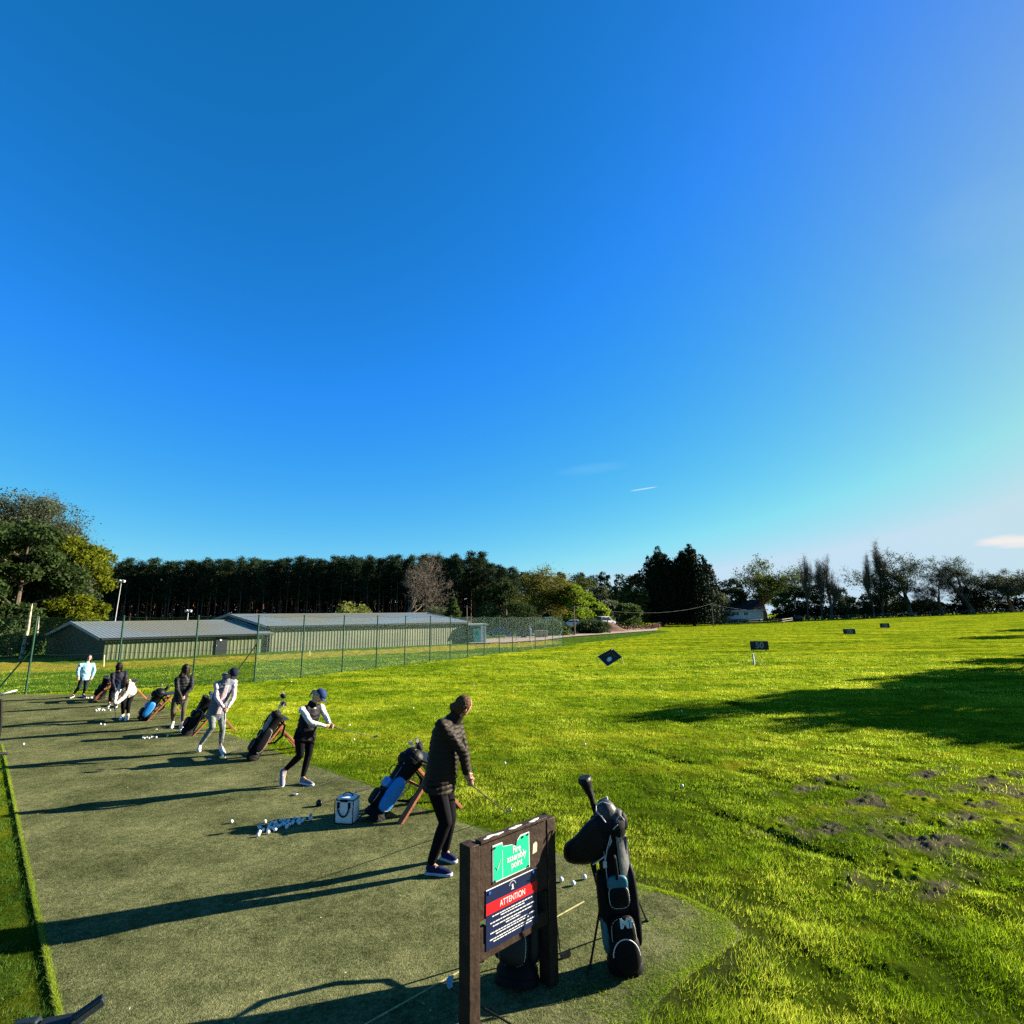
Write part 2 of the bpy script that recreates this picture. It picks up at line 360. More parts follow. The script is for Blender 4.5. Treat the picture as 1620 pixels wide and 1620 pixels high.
# fence line and sheds needed for the ground tint
FPX_POSTS = [(402, 1080), (476, 1071.5), (541, 1064), (595, 1057.5), (640, 1052), (680, 1047.5), (712, 1044), (740, 1040), (766, 1037), (790, 1033.5), (811, 1031), (847, 1027.5), (875, 1024), (891, 1021.5)]
F3 = G(402, 1080)[:2]; F_END = G(891, 1021.5)[:2]; FD = (F_END-F3)/np.linalg.norm(F_END-F3); F0 = G(40, 1098)[:2]
def FL(x): return F3[1]+(F0[1]-F3[1])*(x-F3[0])/(F0[0]-F3[0])
# shed footprints: front wall lines
ZB = -0.85
def P_z(u, v, z): r = ray(u, v); t = (z-CH)/r[2]; return CP+r*t
b2a = P_z(425, 1035.5, ZB); b2b = P_z(738, 1020, ZB)
b1a = P_z(162, 1051, ZB); b1b = P_z(421, 1036.5, ZB)
BN = [b1a[:2], b2b[:2]]
def grid_obj(name, rad, ang, m, tint=True, hfn=None, kind='structure'):
    A, Rr = np.meshgrid(ang, rad); x = (Rr*np.cos(A)).ravel(); y = (Rr*np.sin(A)).ravel()
    z = (hfn or ground_h)(x, y); nv = len(x); na = len(ang); nr = len(rad)
    me = bpy.data.meshes.new(name); i = (np.arange(nr-1)[:, None]*na+np.arange(na-1)[None, :]).ravel()
    F = np.stack([i, i+1, i+na+1, i+na], 1).astype(np.int32); F = F[:, ::-1]
    me.vertices.add(nv); me.vertices.foreach_set('co', np.stack([x, y, z], 1).ravel().astype(np.float32))
    me.loops.add(F.size); me.loops.foreach_set('vertex_index', F.ravel()); me.polygons.add(len(F))
    me.polygons.foreach_set('loop_start', np.arange(len(F), dtype=np.int32)*4)
    me.polygons.foreach_set('use_smooth', np.ones(len(F), bool)); me.update(calc_edges=True)
    if tint:
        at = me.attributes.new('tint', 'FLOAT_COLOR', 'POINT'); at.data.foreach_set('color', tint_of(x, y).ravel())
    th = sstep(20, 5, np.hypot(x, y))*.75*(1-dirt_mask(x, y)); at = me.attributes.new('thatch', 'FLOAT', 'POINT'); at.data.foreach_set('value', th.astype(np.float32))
    me.materials.append(m); o = bpy.data.objects.new(name, me); COL.objects.link(o); o['kind'] = kind; ORG[o.name] = np.zeros(3)
    return o
rad = np.concatenate([np.geomspace(1.2, 2.6, 12, endpoint=False), np.geomspace(2.6, 75, 760, endpoint=False), np.geomspace(75, 2500, 150)])
a_f = np.linspace(R_(36), R_(144), 1000); a_b = np.linspace(R_(144), R_(396), 90)[1:]
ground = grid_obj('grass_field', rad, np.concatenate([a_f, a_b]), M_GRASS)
me_c = MB(); cx = np.linspace(0, 2*math.pi, 25)[:-1]; me_c.add([(1.3*math.cos(a), 1.3*math.sin(a), -.05) for a in cx], [tuple(range(24))])
tag(B('ground_under_camera', me_c, M_GRASS), kind='structure')
# ------------------------------------------------------------------ turf mat (raised artificial tee)
import bmesh
def mat_sheet():
    bm = bmesh.new(); P = MAT; n = len(P)
    # ragged outline on the grass side
    pts = []
    for i in range(n):
        a = P[i]; b = P[(i+1) % n]; L = np.linalg.norm(b-a); k = max(1, int(L/(.12 if 0 <= i < 21 else .6)))
        for j in range(k):
            q = a+(b-a)*j/k
            if 1 <= i < 20: q = q+np.array([noise(np.array([q[0]*2.1]), np.array([q[1]*2.1]))[0], noise(np.array([q[0]*2.1+50]), np.array([q[1]*2.1]))[0]])*.07
            pts.append(q)
    vs = [bm.verts.new((q[0], q[1], 0)) for q in pts]; f = bm.faces.new(vs)
    if f.normal.z < 0: f.normal_flip()
    bmesh.ops.triangulate(bm, faces=bm.faces[:])
    for k in range(-40, 10): bmesh.ops.bisect_plane(bm, geom=bm.verts[:]+bm.edges[:]+bm.faces[:], plane_co=(k*1.0, 0, 0), plane_no=(1, 0, 0))
    for k in range(1, 30): bmesh.ops.bisect_plane(bm, geom=bm.verts[:]+bm.edges[:]+bm.faces[:], plane_co=(0, k*1.0, 0), plane_no=(0, 1, 0))
    bnd = [e for e in bm.edges if len(e.link_faces) == 1]
    r = bmesh.ops.extrude_edge_only(bm, edges=bnd); low = [g for g in r['geom'] if isinstance(g, bmesh.types.BMVert)]
    ls = set(low)
    for v in bm.verts: v.co.z = float(tz(v.co.x, v.co.y))+.004-(.12 if v in ls else 0)
    bmesh.ops.recalc_face_normals(bm, faces=bm.faces[:])
    me = bpy.data.meshes.new('artificial_turf'); bm.to_mesh(me); bm.free(); return me
def turf_mat():
    m, n, l, b = nt('tee_turf'); b.inputs['Roughness'].default_value = .85; b.inputs['Specular IOR Level'].default_value = 0
    g = n.new('ShaderNodeNewGeometry')
    def nz(s, d=4, r=.6):
        q = n.new('ShaderNodeTexNoise'); q.inputs['Scale'].default_value = s; q.inputs['Detail'].default_value = d; q.inputs['Roughness'].default_value = r
        l.new(g.outputs['Position'], q.inputs['Vector']); return q.outputs[0]
    a = nz(.9, 6, .7); c = nz(38, 3, .8); f = nz(9, 5, .7)
    mx = n.new('ShaderNodeMath'); mx.operation = 'MULTIPLY_ADD'; l.new(c, mx.inputs[0]); mx.inputs[1].default_value = .9; 
    m2 = n.new('ShaderNodeMath'); m2.operation = 'MULTIPLY_ADD'; l.new(f, m2.inputs[0]); m2.inputs[1].default_value = .5; 
    m3 = n.new('ShaderNodeMath'); m3.operation = 'MULTIPLY_ADD'; l.new(a, m3.inputs[0]); m3.inputs[1].default_value = .8; m3.inputs[2].default_value = -.60
    l.new(m3.outputs[0], m2.inputs[2]); l.new(m2.outputs[0], mx.inputs[2])
    rp = n.new('ShaderNodeValToRGB'); e = rp.color_ramp.elements
    e[0].position = .2; e[0].color = (.010, .015, .005, 1); e[1].position = .85; e[1].color = (.19, .185, .085, 1); k = e.new(.5); k.color = (.070, .078, .033, 1)
    l.new(mx.outputs[0], rp.inputs[0]); l.new(rp.outputs[0], b.inputs['Base Color'])
    bp = n.new('ShaderNodeBump'); bp.inputs['Strength'].default_value = .75; bp.inputs['Distance'].default_value = .012
    ad = n.new('ShaderNodeMath'); ad.operation = 'ADD'; l.new(c, ad.inputs[0]); l.new(nz(110, 2), ad.inputs[1]); l.new(ad.outputs[0], bp.inputs['Height']); l.new(bp.outputs[0], b.inputs['Normal'])
    return m
M_TURF = turf_mat()
tag(fin('artificial_turf', mat_sheet(), M_TURF, None, False), kind='structure')
# ------------------------------------------------------------------ grass blades
def npmesh(name, co, faces, m, parent=None, smooth=False):
    me = bpy.data.meshes.new(name); F = np.asarray(faces, np.int32); k = F.shape[1]
    me.vertices.add(len(co)); me.vertices.foreach_set('co', (np.asarray(co)-(ORG[parent.name] if parent is not None else 0)).ravel().astype(np.float32))
    me.loops.add(F.size); me.loops.foreach_set('vertex_index', F.ravel()); me.polygons.add(len(F))
    me.polygons.foreach_set('loop_start', np.arange(len(F), dtype=np.int32)*k)
    me.polygons.foreach_set('use_smooth', np.full(len(F), smooth)); me.update(calc_edges=True)
    me.materials.append(m); o = bpy.data.objects.new(name, me); COL.objects.link(o)
    if parent is not None: o.parent = parent
    ORG[o.name] = ORG[parent.name] if parent is not None else np.zeros(3); return o
def blade_mat(name, c1, c2, c3, tr=.45):
    m, n, l, b = nt(name); b.inputs['Roughness'].default_value = .5; b.inputs['Specular IOR Level'].default_value = .04
    g = n.new('ShaderNodeNewGeometry'); rp = n.new('ShaderNodeValToRGB'); e = rp.color_ramp.elements
    e[0].color = (*c1, 1); e[1].color = (*c3, 1); k = e.new(.5); k.color = (*c2, 1)
    no = n.new('ShaderNodeTexNoise'); no.inputs['Scale'].default_value = .8; no.inputs['Detail'].default_value = 4; l.new(g.outputs['Position'], no.inputs['Vector'])
    ma = n.new('ShaderNodeMath'); ma.operation = 'MULTIPLY_ADD'; l.new(no.outputs[0], ma.inputs[0]); ma.inputs[1].default_value = 1.6
    mb = n.new('ShaderNodeMath'); mb.operation = 'MULTIPLY_ADD'; l.new(g.outputs['Random Per Island'], mb.inputs[0]); mb.inputs[1].default_value = .6; mb.inputs[2].default_value = -.62
    nb_ = n.new('ShaderNodeTexNoise'); nb_.inputs['Scale'].default_value = .22; nb_.inputs['Detail'].default_value = 3; l.new(g.outputs['Position'], nb_.inputs['Vector'])
    mc = n.new('ShaderNodeMath'); mc.operation = 'MULTIPLY_ADD'; l.new(nb_.outputs[0], mc.inputs[0]); mc.inputs[1].default_value = 1.3; mc.inputs[2].default_value = -.65; md_ = n.new('ShaderNodeMath'); md_.operation = 'ADD'; l.new(mb.outputs[0], md_.inputs[0]); l.new(mc.outputs[0], md_.inputs[1])
    l.new(md_.outputs[0], ma.inputs[2]); l.new(ma.outputs[0], rp.inputs[0]); l.new(rp.outputs[0], b.inputs['Base Color'])
    t = n.new('ShaderNodeBsdfTranslucent'); h = n.new('ShaderNodeHueSaturation'); h.inputs['Value'].default_value = 1.35; h.inputs['Hue'].default_value = .487
    l.new(rp.outputs[0], h.inputs['Color']); l.new(h.outputs[0], t.inputs[0]); x = n.new('ShaderNodeMixShader'); x.inputs[0].default_value = tr
    l.new(b.outputs[0], x.inputs[1]); l.new(t.outputs[0], x.inputs[2]); l.new(x.outputs[0], n['Material Output'].inputs[0]); return m
def blades(name, x, y, z, h, w, m, lean=(0., 0.), lv=.5):
    n = len(x); a = rng.uniform(0, 2*math.pi, n); b_ = np.stack([x, y, z], 1)
    s = np.stack([np.cos(a), np.sin(a), np.zeros(n)], 1)*w[:, None]/2
    tl = rng.normal(0, lv, (n, 2))+np.array(lean); tip = b_+np.stack([tl[:, 0]*h, tl[:, 1]*h, h], 1)
    co = np.stack([b_-s, b_+s, tip], 1).reshape(-1, 3); F = np.arange(3*n).reshape(-1, 3)
    return tag(npmesh(name, co, F, m), kind='stuff')
M_BLADE = blade_mat('grass_blade', (.016, .055, .001), (.120, .225, .004), (.43, .48, .050))
N = 950000
dd = np.exp(rng.uniform(math.log(2.5), math.log(46), N)); aa = rng.uniform(R_(38), R_(142), N)
x = dd*np.cos(aa); y = dd*np.sin(aa); d = sd_mat(x, y)
left = ((x-A0[0])*dl[1]-(y-A0[1])*dl[0]) < 0
clump = fbm(x*2.2, y*2.2, 3)
keep = ((d > .015) | ((x > .75) & (y < 6.2) & (d > -.5) & (rng.uniform(0, 1, N) < np.exp(d*3.6)*.9))) & (rng.uniform(0, 1, N) < np.clip(.65+clump*.8, .1, 1)) & ~((dirt_mask(x, y) > .12) & (rng.uniform(0, 1, N) < .66))
keep &= ~((x > .8) & (y < 6) & (d < .4) & (rng.uniform(0, 1, N) < .75-d*1.6))
x, y, d, dd, clump = x[keep], y[keep], d[keep], dd[keep], clump[keep]
hh = np.where(d < 0, .55, 1)*(.024+.026*rng.uniform(0, 1, len(x)))*(1+.5*np.clip(clump, -.6, 1))*np.clip(.8+dd*.016, .8, 1.5)*np.where(d < .5, 1.15, 1)
ww = .0032*np.clip(dd/4, .8, 7)
z = np.where(d < 0, tz(x, y), ground_h(x, y)-.004)
ok = z > -5
lf_ = ((x-A0[0])*dl[1]-(y-A0[1])*dl[0] < 0) & (y < 14)
blades('grass_blades', x[~lf_], y[~lf_], z[~lf_], hh[~lf_], ww[~lf_], M_BLADE, lean=(.25, .1))
blades('grass_blades', x[lf_], y[lf_], z[lf_], hh[lf_]*.8, ww[lf_], blade_mat('verge_blade', (.014, .045, .006), (.060, .130, .018), (.17, .25, .05)), lean=(.25, .1))
E_ = np.array(edgeR); sg_ = E_[1:]-E_[:-1]; ln_ = np.hypot(sg_[:, 0], sg_[:, 1]); N = 60000; ix = rng.choice(len(sg_), N, p=(ln_*np.where(np.arange(len(sg_)) > 12, 3.0, 1))/np.sum(ln_*np.where(np.arange(len(sg_)) > 12, 3.0, 1)))
pt = E_[ix]+sg_[ix]*rng.uniform(0, 1, N)[:, None]; nr_ = np.stack([-sg_[ix][:, 1], sg_[ix][:, 0]], 1)/ln_[ix][:, None]; off_ = rng.exponential(1, N)*np.where(ix > 12, .17, .035)*np.clip(.4+1.2*noise(pt[:, 0]*3, pt[:, 1]*3)+.4, .1, 2)
c1 = pt+nr_*off_[:, None]; c2 = pt-nr_*off_[:, None]; ins = inside(c1[:, 0], c1[:, 1], MAT); pt = np.where(ins[:, None], c1, c2)
blades('grass_creep', pt[:, 0], pt[:, 1], tz(pt[:, 0], pt[:, 1]), rng.uniform(.008, .024, N), np.full(N, .0032), M_BLADE, lean=(.2, .1), lv=.8)
# longer fringe rooted along the left lip of the mat
N = 16000; t = rng.uniform(0, 1, N)**1.6; P0 = np.array(A0)-dl*1.2; LL = np.linalg.norm(far_l-P0); side = np.array([-dl[1], dl[0]])
q = P0[None, :]+dl[None, :]*(t*13)[:, None]+np.abs(rng.normal(0, .013, N))[:, None]*(-1*side*np.sign(side[0]))[None, :]*-1
fx = q[:, 0]+.02; fy = q[:, 1]
blades('grass_fringe', fx, fy, tz(fx, fy)-.002, rng.uniform(.012, .034, N), np.full(N, .004), blade_mat('fringe_blade', (.10, .16, .012), (.17, .24, .02), (.26, .29, .03)), lean=(-.2, 0))
# stray clippings on the mat
N = 420; fx = rng.uniform(-7, 1.6, N); fy = rng.uniform(2.4, 12, N); k = sd_mat(fx, fy) < -.05; fx, fy = fx[k], fy[k]
a = rng.uniform(0, 6.28, len(fx)); L = rng.uniform(.003, .011, len(fx)); w = rng.uniform(.0015, .004, len(fx)); zz = tz(fx, fy)+.005
u_ = np.stack([np.cos(a)*L, np.sin(a)*L, rng.uniform(0, .006, len(a))], 1); v_ = np.stack([-np.sin(a)*w, np.cos(a)*w, 0*a], 1); c_ = np.stack([fx, fy, zz], 1)
tag(npmesh('debris', np.stack([c_-u_-v_, c_+u_-v_, c_+u_+v_, c_-u_+v_], 1).reshape(-1, 3), np.arange(4*len(fx)).reshape(-1, 4), mat('clippings', (.5, .46, .26), .8, .5, 3)), kind='stuff')
# daisies / seed heads in the field
N = 420; fy = np.exp(rng.uniform(math.log(9), math.log(48), N)); fx = rng.uniform(-.55, .5, N)*fy; k = (sd_mat(fx, fy) > .8) & (noise(fx*.12, fy*.12) > -.15) & (fy < np.where(fx < F3[0]+8, 26, 60)); fx, fy = fx[k], fy[k]
zz = ground_h(fx, fy)+.035; s_ = .006+.00045*fy; a = rng.uniform(0, 6.28, len(fx)); cc = np.stack([fx, fy, zz], 1); co = []
for q in range(6):
    co.append(cc+np.stack([np.cos(a+q*math.pi/3)*s_, np.sin(a+q*math.pi/3)*s_*.8, np.sin(a+q*math.pi/3)*s_*.6], 1))
tag(npmesh('daisies', np.stack(co, 1).reshape(-1, 3), np.arange(6*len(fx)).reshape(-1, 6), mat('petal', (.6, .55, .25), .6)), kind='stuff')
# painted guide line across the mat
pa, pb = G(560, 1632, 0), G(924, 1427, 0); m_ = MB(); e_ = unit(pb-pa); sd = np.array([-e_[1], e_[0], 0]); rings = []
for i in range(41):
    c = pa+(pb-pa)*i/40; z0 = float(tz(c[0], c[1]))+.004; w_ = .006; rings.append([(c[0]+sd[0]*w_, c[1]+sd[1]*w_, z0), (c[0]+sd[0]*w_*.6, c[1]+sd[1]*w_*.6, z0+.005), (c[0]-sd[0]*w_*.6, c[1]-sd[1]*w_*.6, z0+.005), (c[0]-sd[0]*w_, c[1]-sd[1]*w_, z0)])
m_.loft(rings); tag(B('line_marking', m_, mat('line_paint', (.34, .31, .13), .8, .4, 30)), kind='structure')
# ------------------------------------------------------------------ distant roads / car park surface
m_ = MB(); ring = []
for (u0, v0), (u1, v1) in [((742, 1019), (742, 1015)), ((800, 1018), (800, 1009)), ((860, 1014), (860, 1003)), ((900, 1008.5), (900, 1001)), ((960, 1004), (960, 998)), ((1040, 998), (1040, 993.5))]:
    a = G(u0, v0); b = G(u1, v1); ring.append([a+[0, 0, .12], b+[0, 0, .12]])
m_.loft(ring, cap=False, close=False); tag(B('car_park', m_, mat('gravel_path', (.28, .21, .17), .9, .25, 1.5)), kind='structure')
# ================================================================== TREES
class Tree:
    def __init__(s, seed): s.r = random.Random(seed); s.mb = MB(); s.tips = []
    def grow(s, p, d, L, r, lvl, mx, up=.15, wander=.25, nch=(3, 5), ang=(30, 60), ratio=.62, lo=.3):
        R = s.r; n = 4; pts = [np.array(p)]; d = unit(d)
        for i in range(n):
            d = unit(d+np.array([R.gauss(0, wander), R.gauss(0, wander), R.gauss(0, wander*.6)+up])*.5); pts.append(pts[-1]+d*L/n)
        s.mb.tube(pts, [r*(1-.55*i/n) for i in range(n+1)], n=7 if lvl == 0 else (5 if lvl == 1 else 3), cap=False)
        if lvl >= mx: s.tips += pts[1:]; return
        if lvl >= mx-1: s.tips.append(pts[-1])
        for k in range(R.randint(*nch)):
            t = lo+(1-lo)*(k+R.random())/nch[1]; t = min(t, .98); i = min(int(t*n), n-1); q = pts[i]+(pts[i+1]-pts[i])*(t*n-i)
            w = unit(pts[i+1]-pts[i]); S, U, _ = frame(w); a = R.random()*6.283; th = R_(R.uniform(*ang))
            s.grow(q, w*math.cos(th)+(S*math.cos(a)+U*math.sin(a))*math.sin(th), L*ratio*R.uniform(.75, 1.15), r*.5*(1-.4*t), lvl+1, mx, up, wander, nch, ang, ratio, lo)
        s.grow(pts[-1], d, L*ratio, r*.45, lvl+1, mx, up, wander, nch, ang, ratio, lo)
def leaves(pts, k, spread, size, name, m, parent, flat=1.0, g=None, asp=.6, droop=0):
    g = g or np.random.default_rng(5); P = np.repeat(np.array(pts), k, 0); n = len(P)
    P = P+g.normal(0, 1, (n, 3))*np.array([spread, spread, spread*flat]); P[:, 2] -= droop
    a = g.normal(0, 1, (n, 3)); a /= np.linalg.norm(a, axis=1)[:, None]; b = np.cross(a, g.normal(0, 1, (n, 3))); b /= np.linalg.norm(b, axis=1)[:, None]
    sz = size*g.uniform(.5, 1.2, (n, 1)); A_ = a*sz*.5; B_ = b*sz*.5*asp
    return npmesh(name, np.stack([P-A_, P+B_, P+A_, P-B_], 1).reshape(-1, 3), np.arange(4*n).reshape(-1, 4), m, parent)
def tri_twigs(pts, k, L, w, name, m, parent, g, up=.4):
    P = np.repeat(np.array(pts), k, 0); n = len(P); a = g.normal(0, 1, (n, 3)); a[:, 2] += up; a /= np.linalg.norm(a, axis=1)[:, None]
    b = np.cross(a, g.normal(0, 1, (n, 3))); b /= np.linalg.norm(b, axis=1)[:, None]; l_ = L*g.uniform(.4, 1.2, (n, 1))
    return npmesh(name, np.stack([P-b*w, P+b*w, P+a*l_], 1).reshape(-1, 3), np.arange(3*n).reshape(-1, 3), m, parent)
M_BARK = mat('bark', (.09, .07, .05), .9, .35, 4, bump=.5, bscale=12)
M_BARKP = mat('pine_bark', (.16, .085, .055), .9, .4, 3, bump=.5, bscale=10)
M_BIRCH = mat('birch_bark', (.42, .35, .24), .8, .5, 4, bump=.4)
def lm(name, c, tr=.35, var=.45, sc=.9): return mat(name, c, .7, var, sc, trans=tr, spec=.05)
L_PINE = lm('pine_needles', (.020, .040, .016), .15); L_LEY = lm('cypress_foliage', (.010, .022, .009), .1)
L_OLIVE = lm('olive_leaves', (.055, .075, .012), .3); L_YEL = lm('yellow_leaves', (.105, .130, .008), .4)
L_BRI = lm('bright_leaves', (.12, .20, .012), .4); L_DK = lm('dark_leaves', (.030, .052, .014), .25); L_MID = lm('mid_leaves', (.05, .085, .020), .3)
L_GREY = lm('grey_green_leaves', (.085, .105, .055), .3); L_TWIG = mat('twigs', (.17, .13, .10), .9, .3, 2); L_TWIGD = mat('dark_twigs', (.05, .042, .035), .9, .3, 2)
TREES = 'trees round the range'
def decid(name, loc, H, W, seed, label, leafm, nleaf=5, lsize=.5, spread=.5, bark=None, base=.25, mx=4, group=TREES, twig=None, ntw=0, cat='tree', up=.12, nch=(3, 4), sparse=1.0, hold=False):
    """leafy or bare broadleaf: trunk, then a crown that is stretched to H x W"""
    T = Tree(seed); T.grow((0, 0, 0), (0, 0, 1), .42, .030, 0, mx, up=up, nch=nch, ang=(28, 62), ratio=.66, lo=max(.3, base))
    v = np.array(T.mb.v); tp = np.array(T.tips); hx = np.percentile(np.abs(tp[:, :2]), 96); hz = np.percentile(tp[:, 2], 99)
    sc = np.array([W/2/hx, W/2/hx, H/hz]); v = v*sc; tp = tp*sc
    root = thing(name, (0, 0, 0), label, cat, group)
    trunk = put('trunk', v, T.mb.f, bark or M_BARK, root)
    g = np.random.default_rng(seed)
    if sparse < 1: tp = tp[g.uniform(0, 1, len(tp)) < sparse]
    if leafm is not None and nleaf: leaves(tp, nleaf, spread, lsize, 'crown', leafm, root, g=g, flat=.7)
    if ntw: tri_twigs(np.array(T.tips)*sc, ntw, H*.075, H*.0011+.008, 'crown' if leafm is None else 'twigs', twig or L_TWIG, root, g)
    root.location = tuple(map(float, loc)); root['seed'] = seed; del root['seed']
    return root
def blobtree(name, loc, H, W, seed, label, leafm, n=2600, lsize=.5, cone=0.0, base=.12, bark=None, group=TREES, cat='tree', squat=.55, depth=1.0):
    """dense crown: leaf sprays on the shells of many small clumps, trunk showing below"""
    g = np.random.default_rng(seed); root = thing(name, (0, 0, 0), label, cat, group)
    nb = 46; P = []
    for i in range(nb):
        h = base+(1-base)*g.uniform(0, 1)**.85; prof = (math.sin(math.pi*min(1, (h-base)/(1-base)*.86+.12))**squat) if not cone else max(.04, (1-h)**cone*1.25)
        a = g.uniform(0, 6.283); rr = W/2*prof*g.uniform(.35, .95); c = np.array([math.cos(a)*rr, math.sin(a)*rr*depth, h*H*.95]); br = W*.13*g.uniform(.6, 1.35)*(1.0 if not cone else max(.45, 1.3*(1-h)+.3))
        k = int(n/nb); q = g.normal(0, 1, (k, 3)); q /= np.linalg.norm(q, axis=1)[:, None]; P.append(c+q*br*g.uniform(.55, 1.1, (k, 1))*np.array([1.15, 1.15, .75]))
    P = np.concatenate(P); P = P[P[:, 2] > base*H*.5]
    leaves(P, 1, lsize*.25, lsize, 'crown', leafm, root, g=g)
    mb = MB(); mb.tube([(0, 0, -.3), (.05*W*.2, 0, H*.35), (0, .03*W, H*.8)], [H*.022, H*.016, H*.005], n=7, cap=False)
    for i in range(9):
        a = g.uniform(0, 6.283); h = g.uniform(base, .75)*H; e = np.array([math.cos(a)*W*.34, math.sin(a)*W*.34, h+H*.12]); mb.tube([(0, 0, h), e*np.array([.5, .5, 1])-[0, 0, H*.03], e], [H*.008, H*.006, H*.002], n=4, cap=False)
    B('trunk', mb, bark or M_BARK, root); root.location = tuple(map(float, loc)); return root
# --- plantation pines
def pine(seed, H=21.0):
    g = np.random.default_rng(seed); root = thing('pine_tree', (0, 0, 0), 'tall dark pine with bare trunk in the plantation behind the sheds', 'pine tree', 'pines of the plantation')
    mb = MB(); lean = g.normal(0, .25, 2); top = np.array([lean[0], lean[1], H*.97])
    mb.tube([(0, 0, -.5), top*.5+[.1, 0, 0], top], [.17, .12, .03], n=6, cap=False); P = []
    for i in range(52):
        h = g.uniform(.40, 1.0)**.9; a = g.uniform(0, 6.283); R = (2.3*(1-h)**.45+.25)*g.uniform(.5, 1.1); c = np.array([math.cos(a)*R, math.sin(a)*R, h*H]); c[:2] += lean*h
        if i % 2: mb.tube([top*h*.97, c], [.05, .015], n=3, cap=False)
        P.append(c+g.normal(0, 1, (60, 3))*np.array([.55, .55, .28]))
    for i in range(8):
        h = g.uniform(.2, .5); a = g.uniform(0, 6.283); mb.tube([top*h, top*h+[math.cos(a)*1.3, math.sin(a)*1.3, .1]], [.035, .01], n=3, cap=False)
    leaves(np.concatenate(P), 1, .1, .55, 'crown', L_PINE, root, g=g, asp=.35); B('trunk', mb, M_BARKP, root); return proto(root)
pines = [pine(s) for s in (1, 2, 3, 4)]
rp = random.Random(3); first = [True]*4
for row in range(7):
    Yd = 168+row*5.0
    x0 = (150-810)/FPX*Yd; x1 = (818-810)/FPX*Yd; n = int((x1-x0)/(3.4 if row < 3 else 4.4))
    for i in range(n):
        X = x0+(x1-x0)*(i+rp.uniform(.15, .85))/n; Y = Yd+rp.uniform(-2, 2); fr = (X-x0)/(x1-x0)
        sc = (1.03+.045*fr if fr < .93 else .96-(fr-.93)*1.7)*rp.uniform(.94, 1.04); k = rp.randrange(4)
        loc = (X, Y, float(tz(X, Y))); s3 = (sc*rp.uniform(.9, 1.1),)*2+(sc,)
        if first[k]: pines[k].location = loc; pines[k].scale = s3; first[k] = False
        else: copy_tree(pines[k], None, loc, rp.uniform(0, 6.28), s3)
# undergrowth bank closing the foot of the plantation
g = np.random.default_rng(9); X = g.uniform(-185, 40, 60000); Y = 208+g.uniform(-4, 6, 60000); Z = tz(X, Y)+g.uniform(0, 1, 60000)*np.where(X < 2, 16.5, 10)
tag(leaves(np.stack([X, Y, Z], 1), 1, .5, 1.7, 'undergrowth', L_LEY, None, g=g), kind='stuff', label='dark undergrowth at the foot of the pine wood')
def at(u, dist): 
    r = ray(u, 975); p = CP+r*(dist/r[1]); return np.array([p[0], p[1], float(tz(p[0], p[1]))])
def Hof(u, vtop, dist): return float(D(u, vtop, dist)[2]-at(u, dist)[2])
def wpx(px, dist): return px*dist/FPX
# --- left cluster
blobtree('pine_tree', at(22, 52), Hof(22, 815, 52), wpx(175, 52), 21, 'dark spreading pine at the left edge with leaning pale trunk beside the sheds', L_DK, n=34000, lsize=.42, base=.16, squat=.34, bark=M_BARK, group=None)
blobtree('tree', at(4, 68), Hof(4, 790, 68), wpx(235, 68), 24, 'pale grey-green upper crown of the tall tree behind the dark pine', lm('grey_olive_leaves', (.060, .075, .042), .3), n=52000, lsize=.30, base=.35, squat=.5, group=None)
decid('tree', at(0, 66), Hof(0, 788, 66), wpx(235, 66), 22, 'huge half-bare grey tree rising above the dark pine on the left', lm('grey_olive_leaves', (.060, .075, .042), .3), nleaf=14, lsize=.24, spread=.6, base=.3, mx=4, nch=(4, 5), twig=mat('grey_twigs', (.12, .12, .10), .9, .3), ntw=1, group=None, bark=mat('grey_bark', (.15, .14, .12), .9, .3))
blobtree('tree', at(112, 58), Hof(112, 850, 58), wpx(98, 58), 23, 'yellow-green leafy tree between the dark pine and the near shed', L_YEL, n=22000, lsize=.36, base=.10, squat=.3, group=None)
blobtree('tree', at(70, 62), Hof(70, 915, 62), wpx(130, 62), 27, 'low grey-green tree below the yellow-green one at the left', L_DK, n=14000, lsize=.42, base=.05, squat=.35, group=None)
m_ = MB(); a = G(33, 1042); m_.tube([a-[0, 0, .2], V(38, 1020, a), V(44, 995, a), V(47, 975, a), V(51, 955, a)], [.16, .14, .12, .10, .04], n=9)
o = B('birch_tree', m_, M_BIRCH); own(o, a); tag(o, 'pale leaning birch trunk near the net post at the left', 'tree')
m_ = MB(); a = at(61, 50); m_.tube([a-[0, 0, .2], V(60, 995, a), V(62, 975, a)], [.10, .08, .03], n=8)
o = B('birch_tree', m_, M_BIRCH); own(o, a); tag(o, 'thin upright pale trunk just right of the leaning birch', 'tree')
def bushline(name, pts, h, w, n, m, label, cat='hedge', ls=.4, seed=3):
    g = np.random.default_rng(seed); pts = [np.array(p) for p in pts]; seg = np.array([np.linalg.norm(pts[i+1]-pts[i]) for i in range(len(pts)-1)]); pr = seg/seg.sum(); P = []
    idx = g.choice(len(seg), n, p=pr); t = g.uniform(0, 1, n)
    A_ = np.array(pts)[idx]; B_ = np.array(pts)[idx+1]; c = A_+(B_-A_)*t[:, None]; hx = fbm(c[:, 0]*.35, c[:, 1]*.35, 3)
    top = h*(1+.35*hx); q = g.uniform(0, 1, n)**.7; c[:, 2] += q*top; c[:, :2] += g.normal(0, 1, (n, 2))*w*.4*(1-.5*q)[:, None]
    o = leaves(c, 1, .05, ls, name, m, None, g=g); me = o.data; own(o, pts[0]); return tag(o, label, cat)
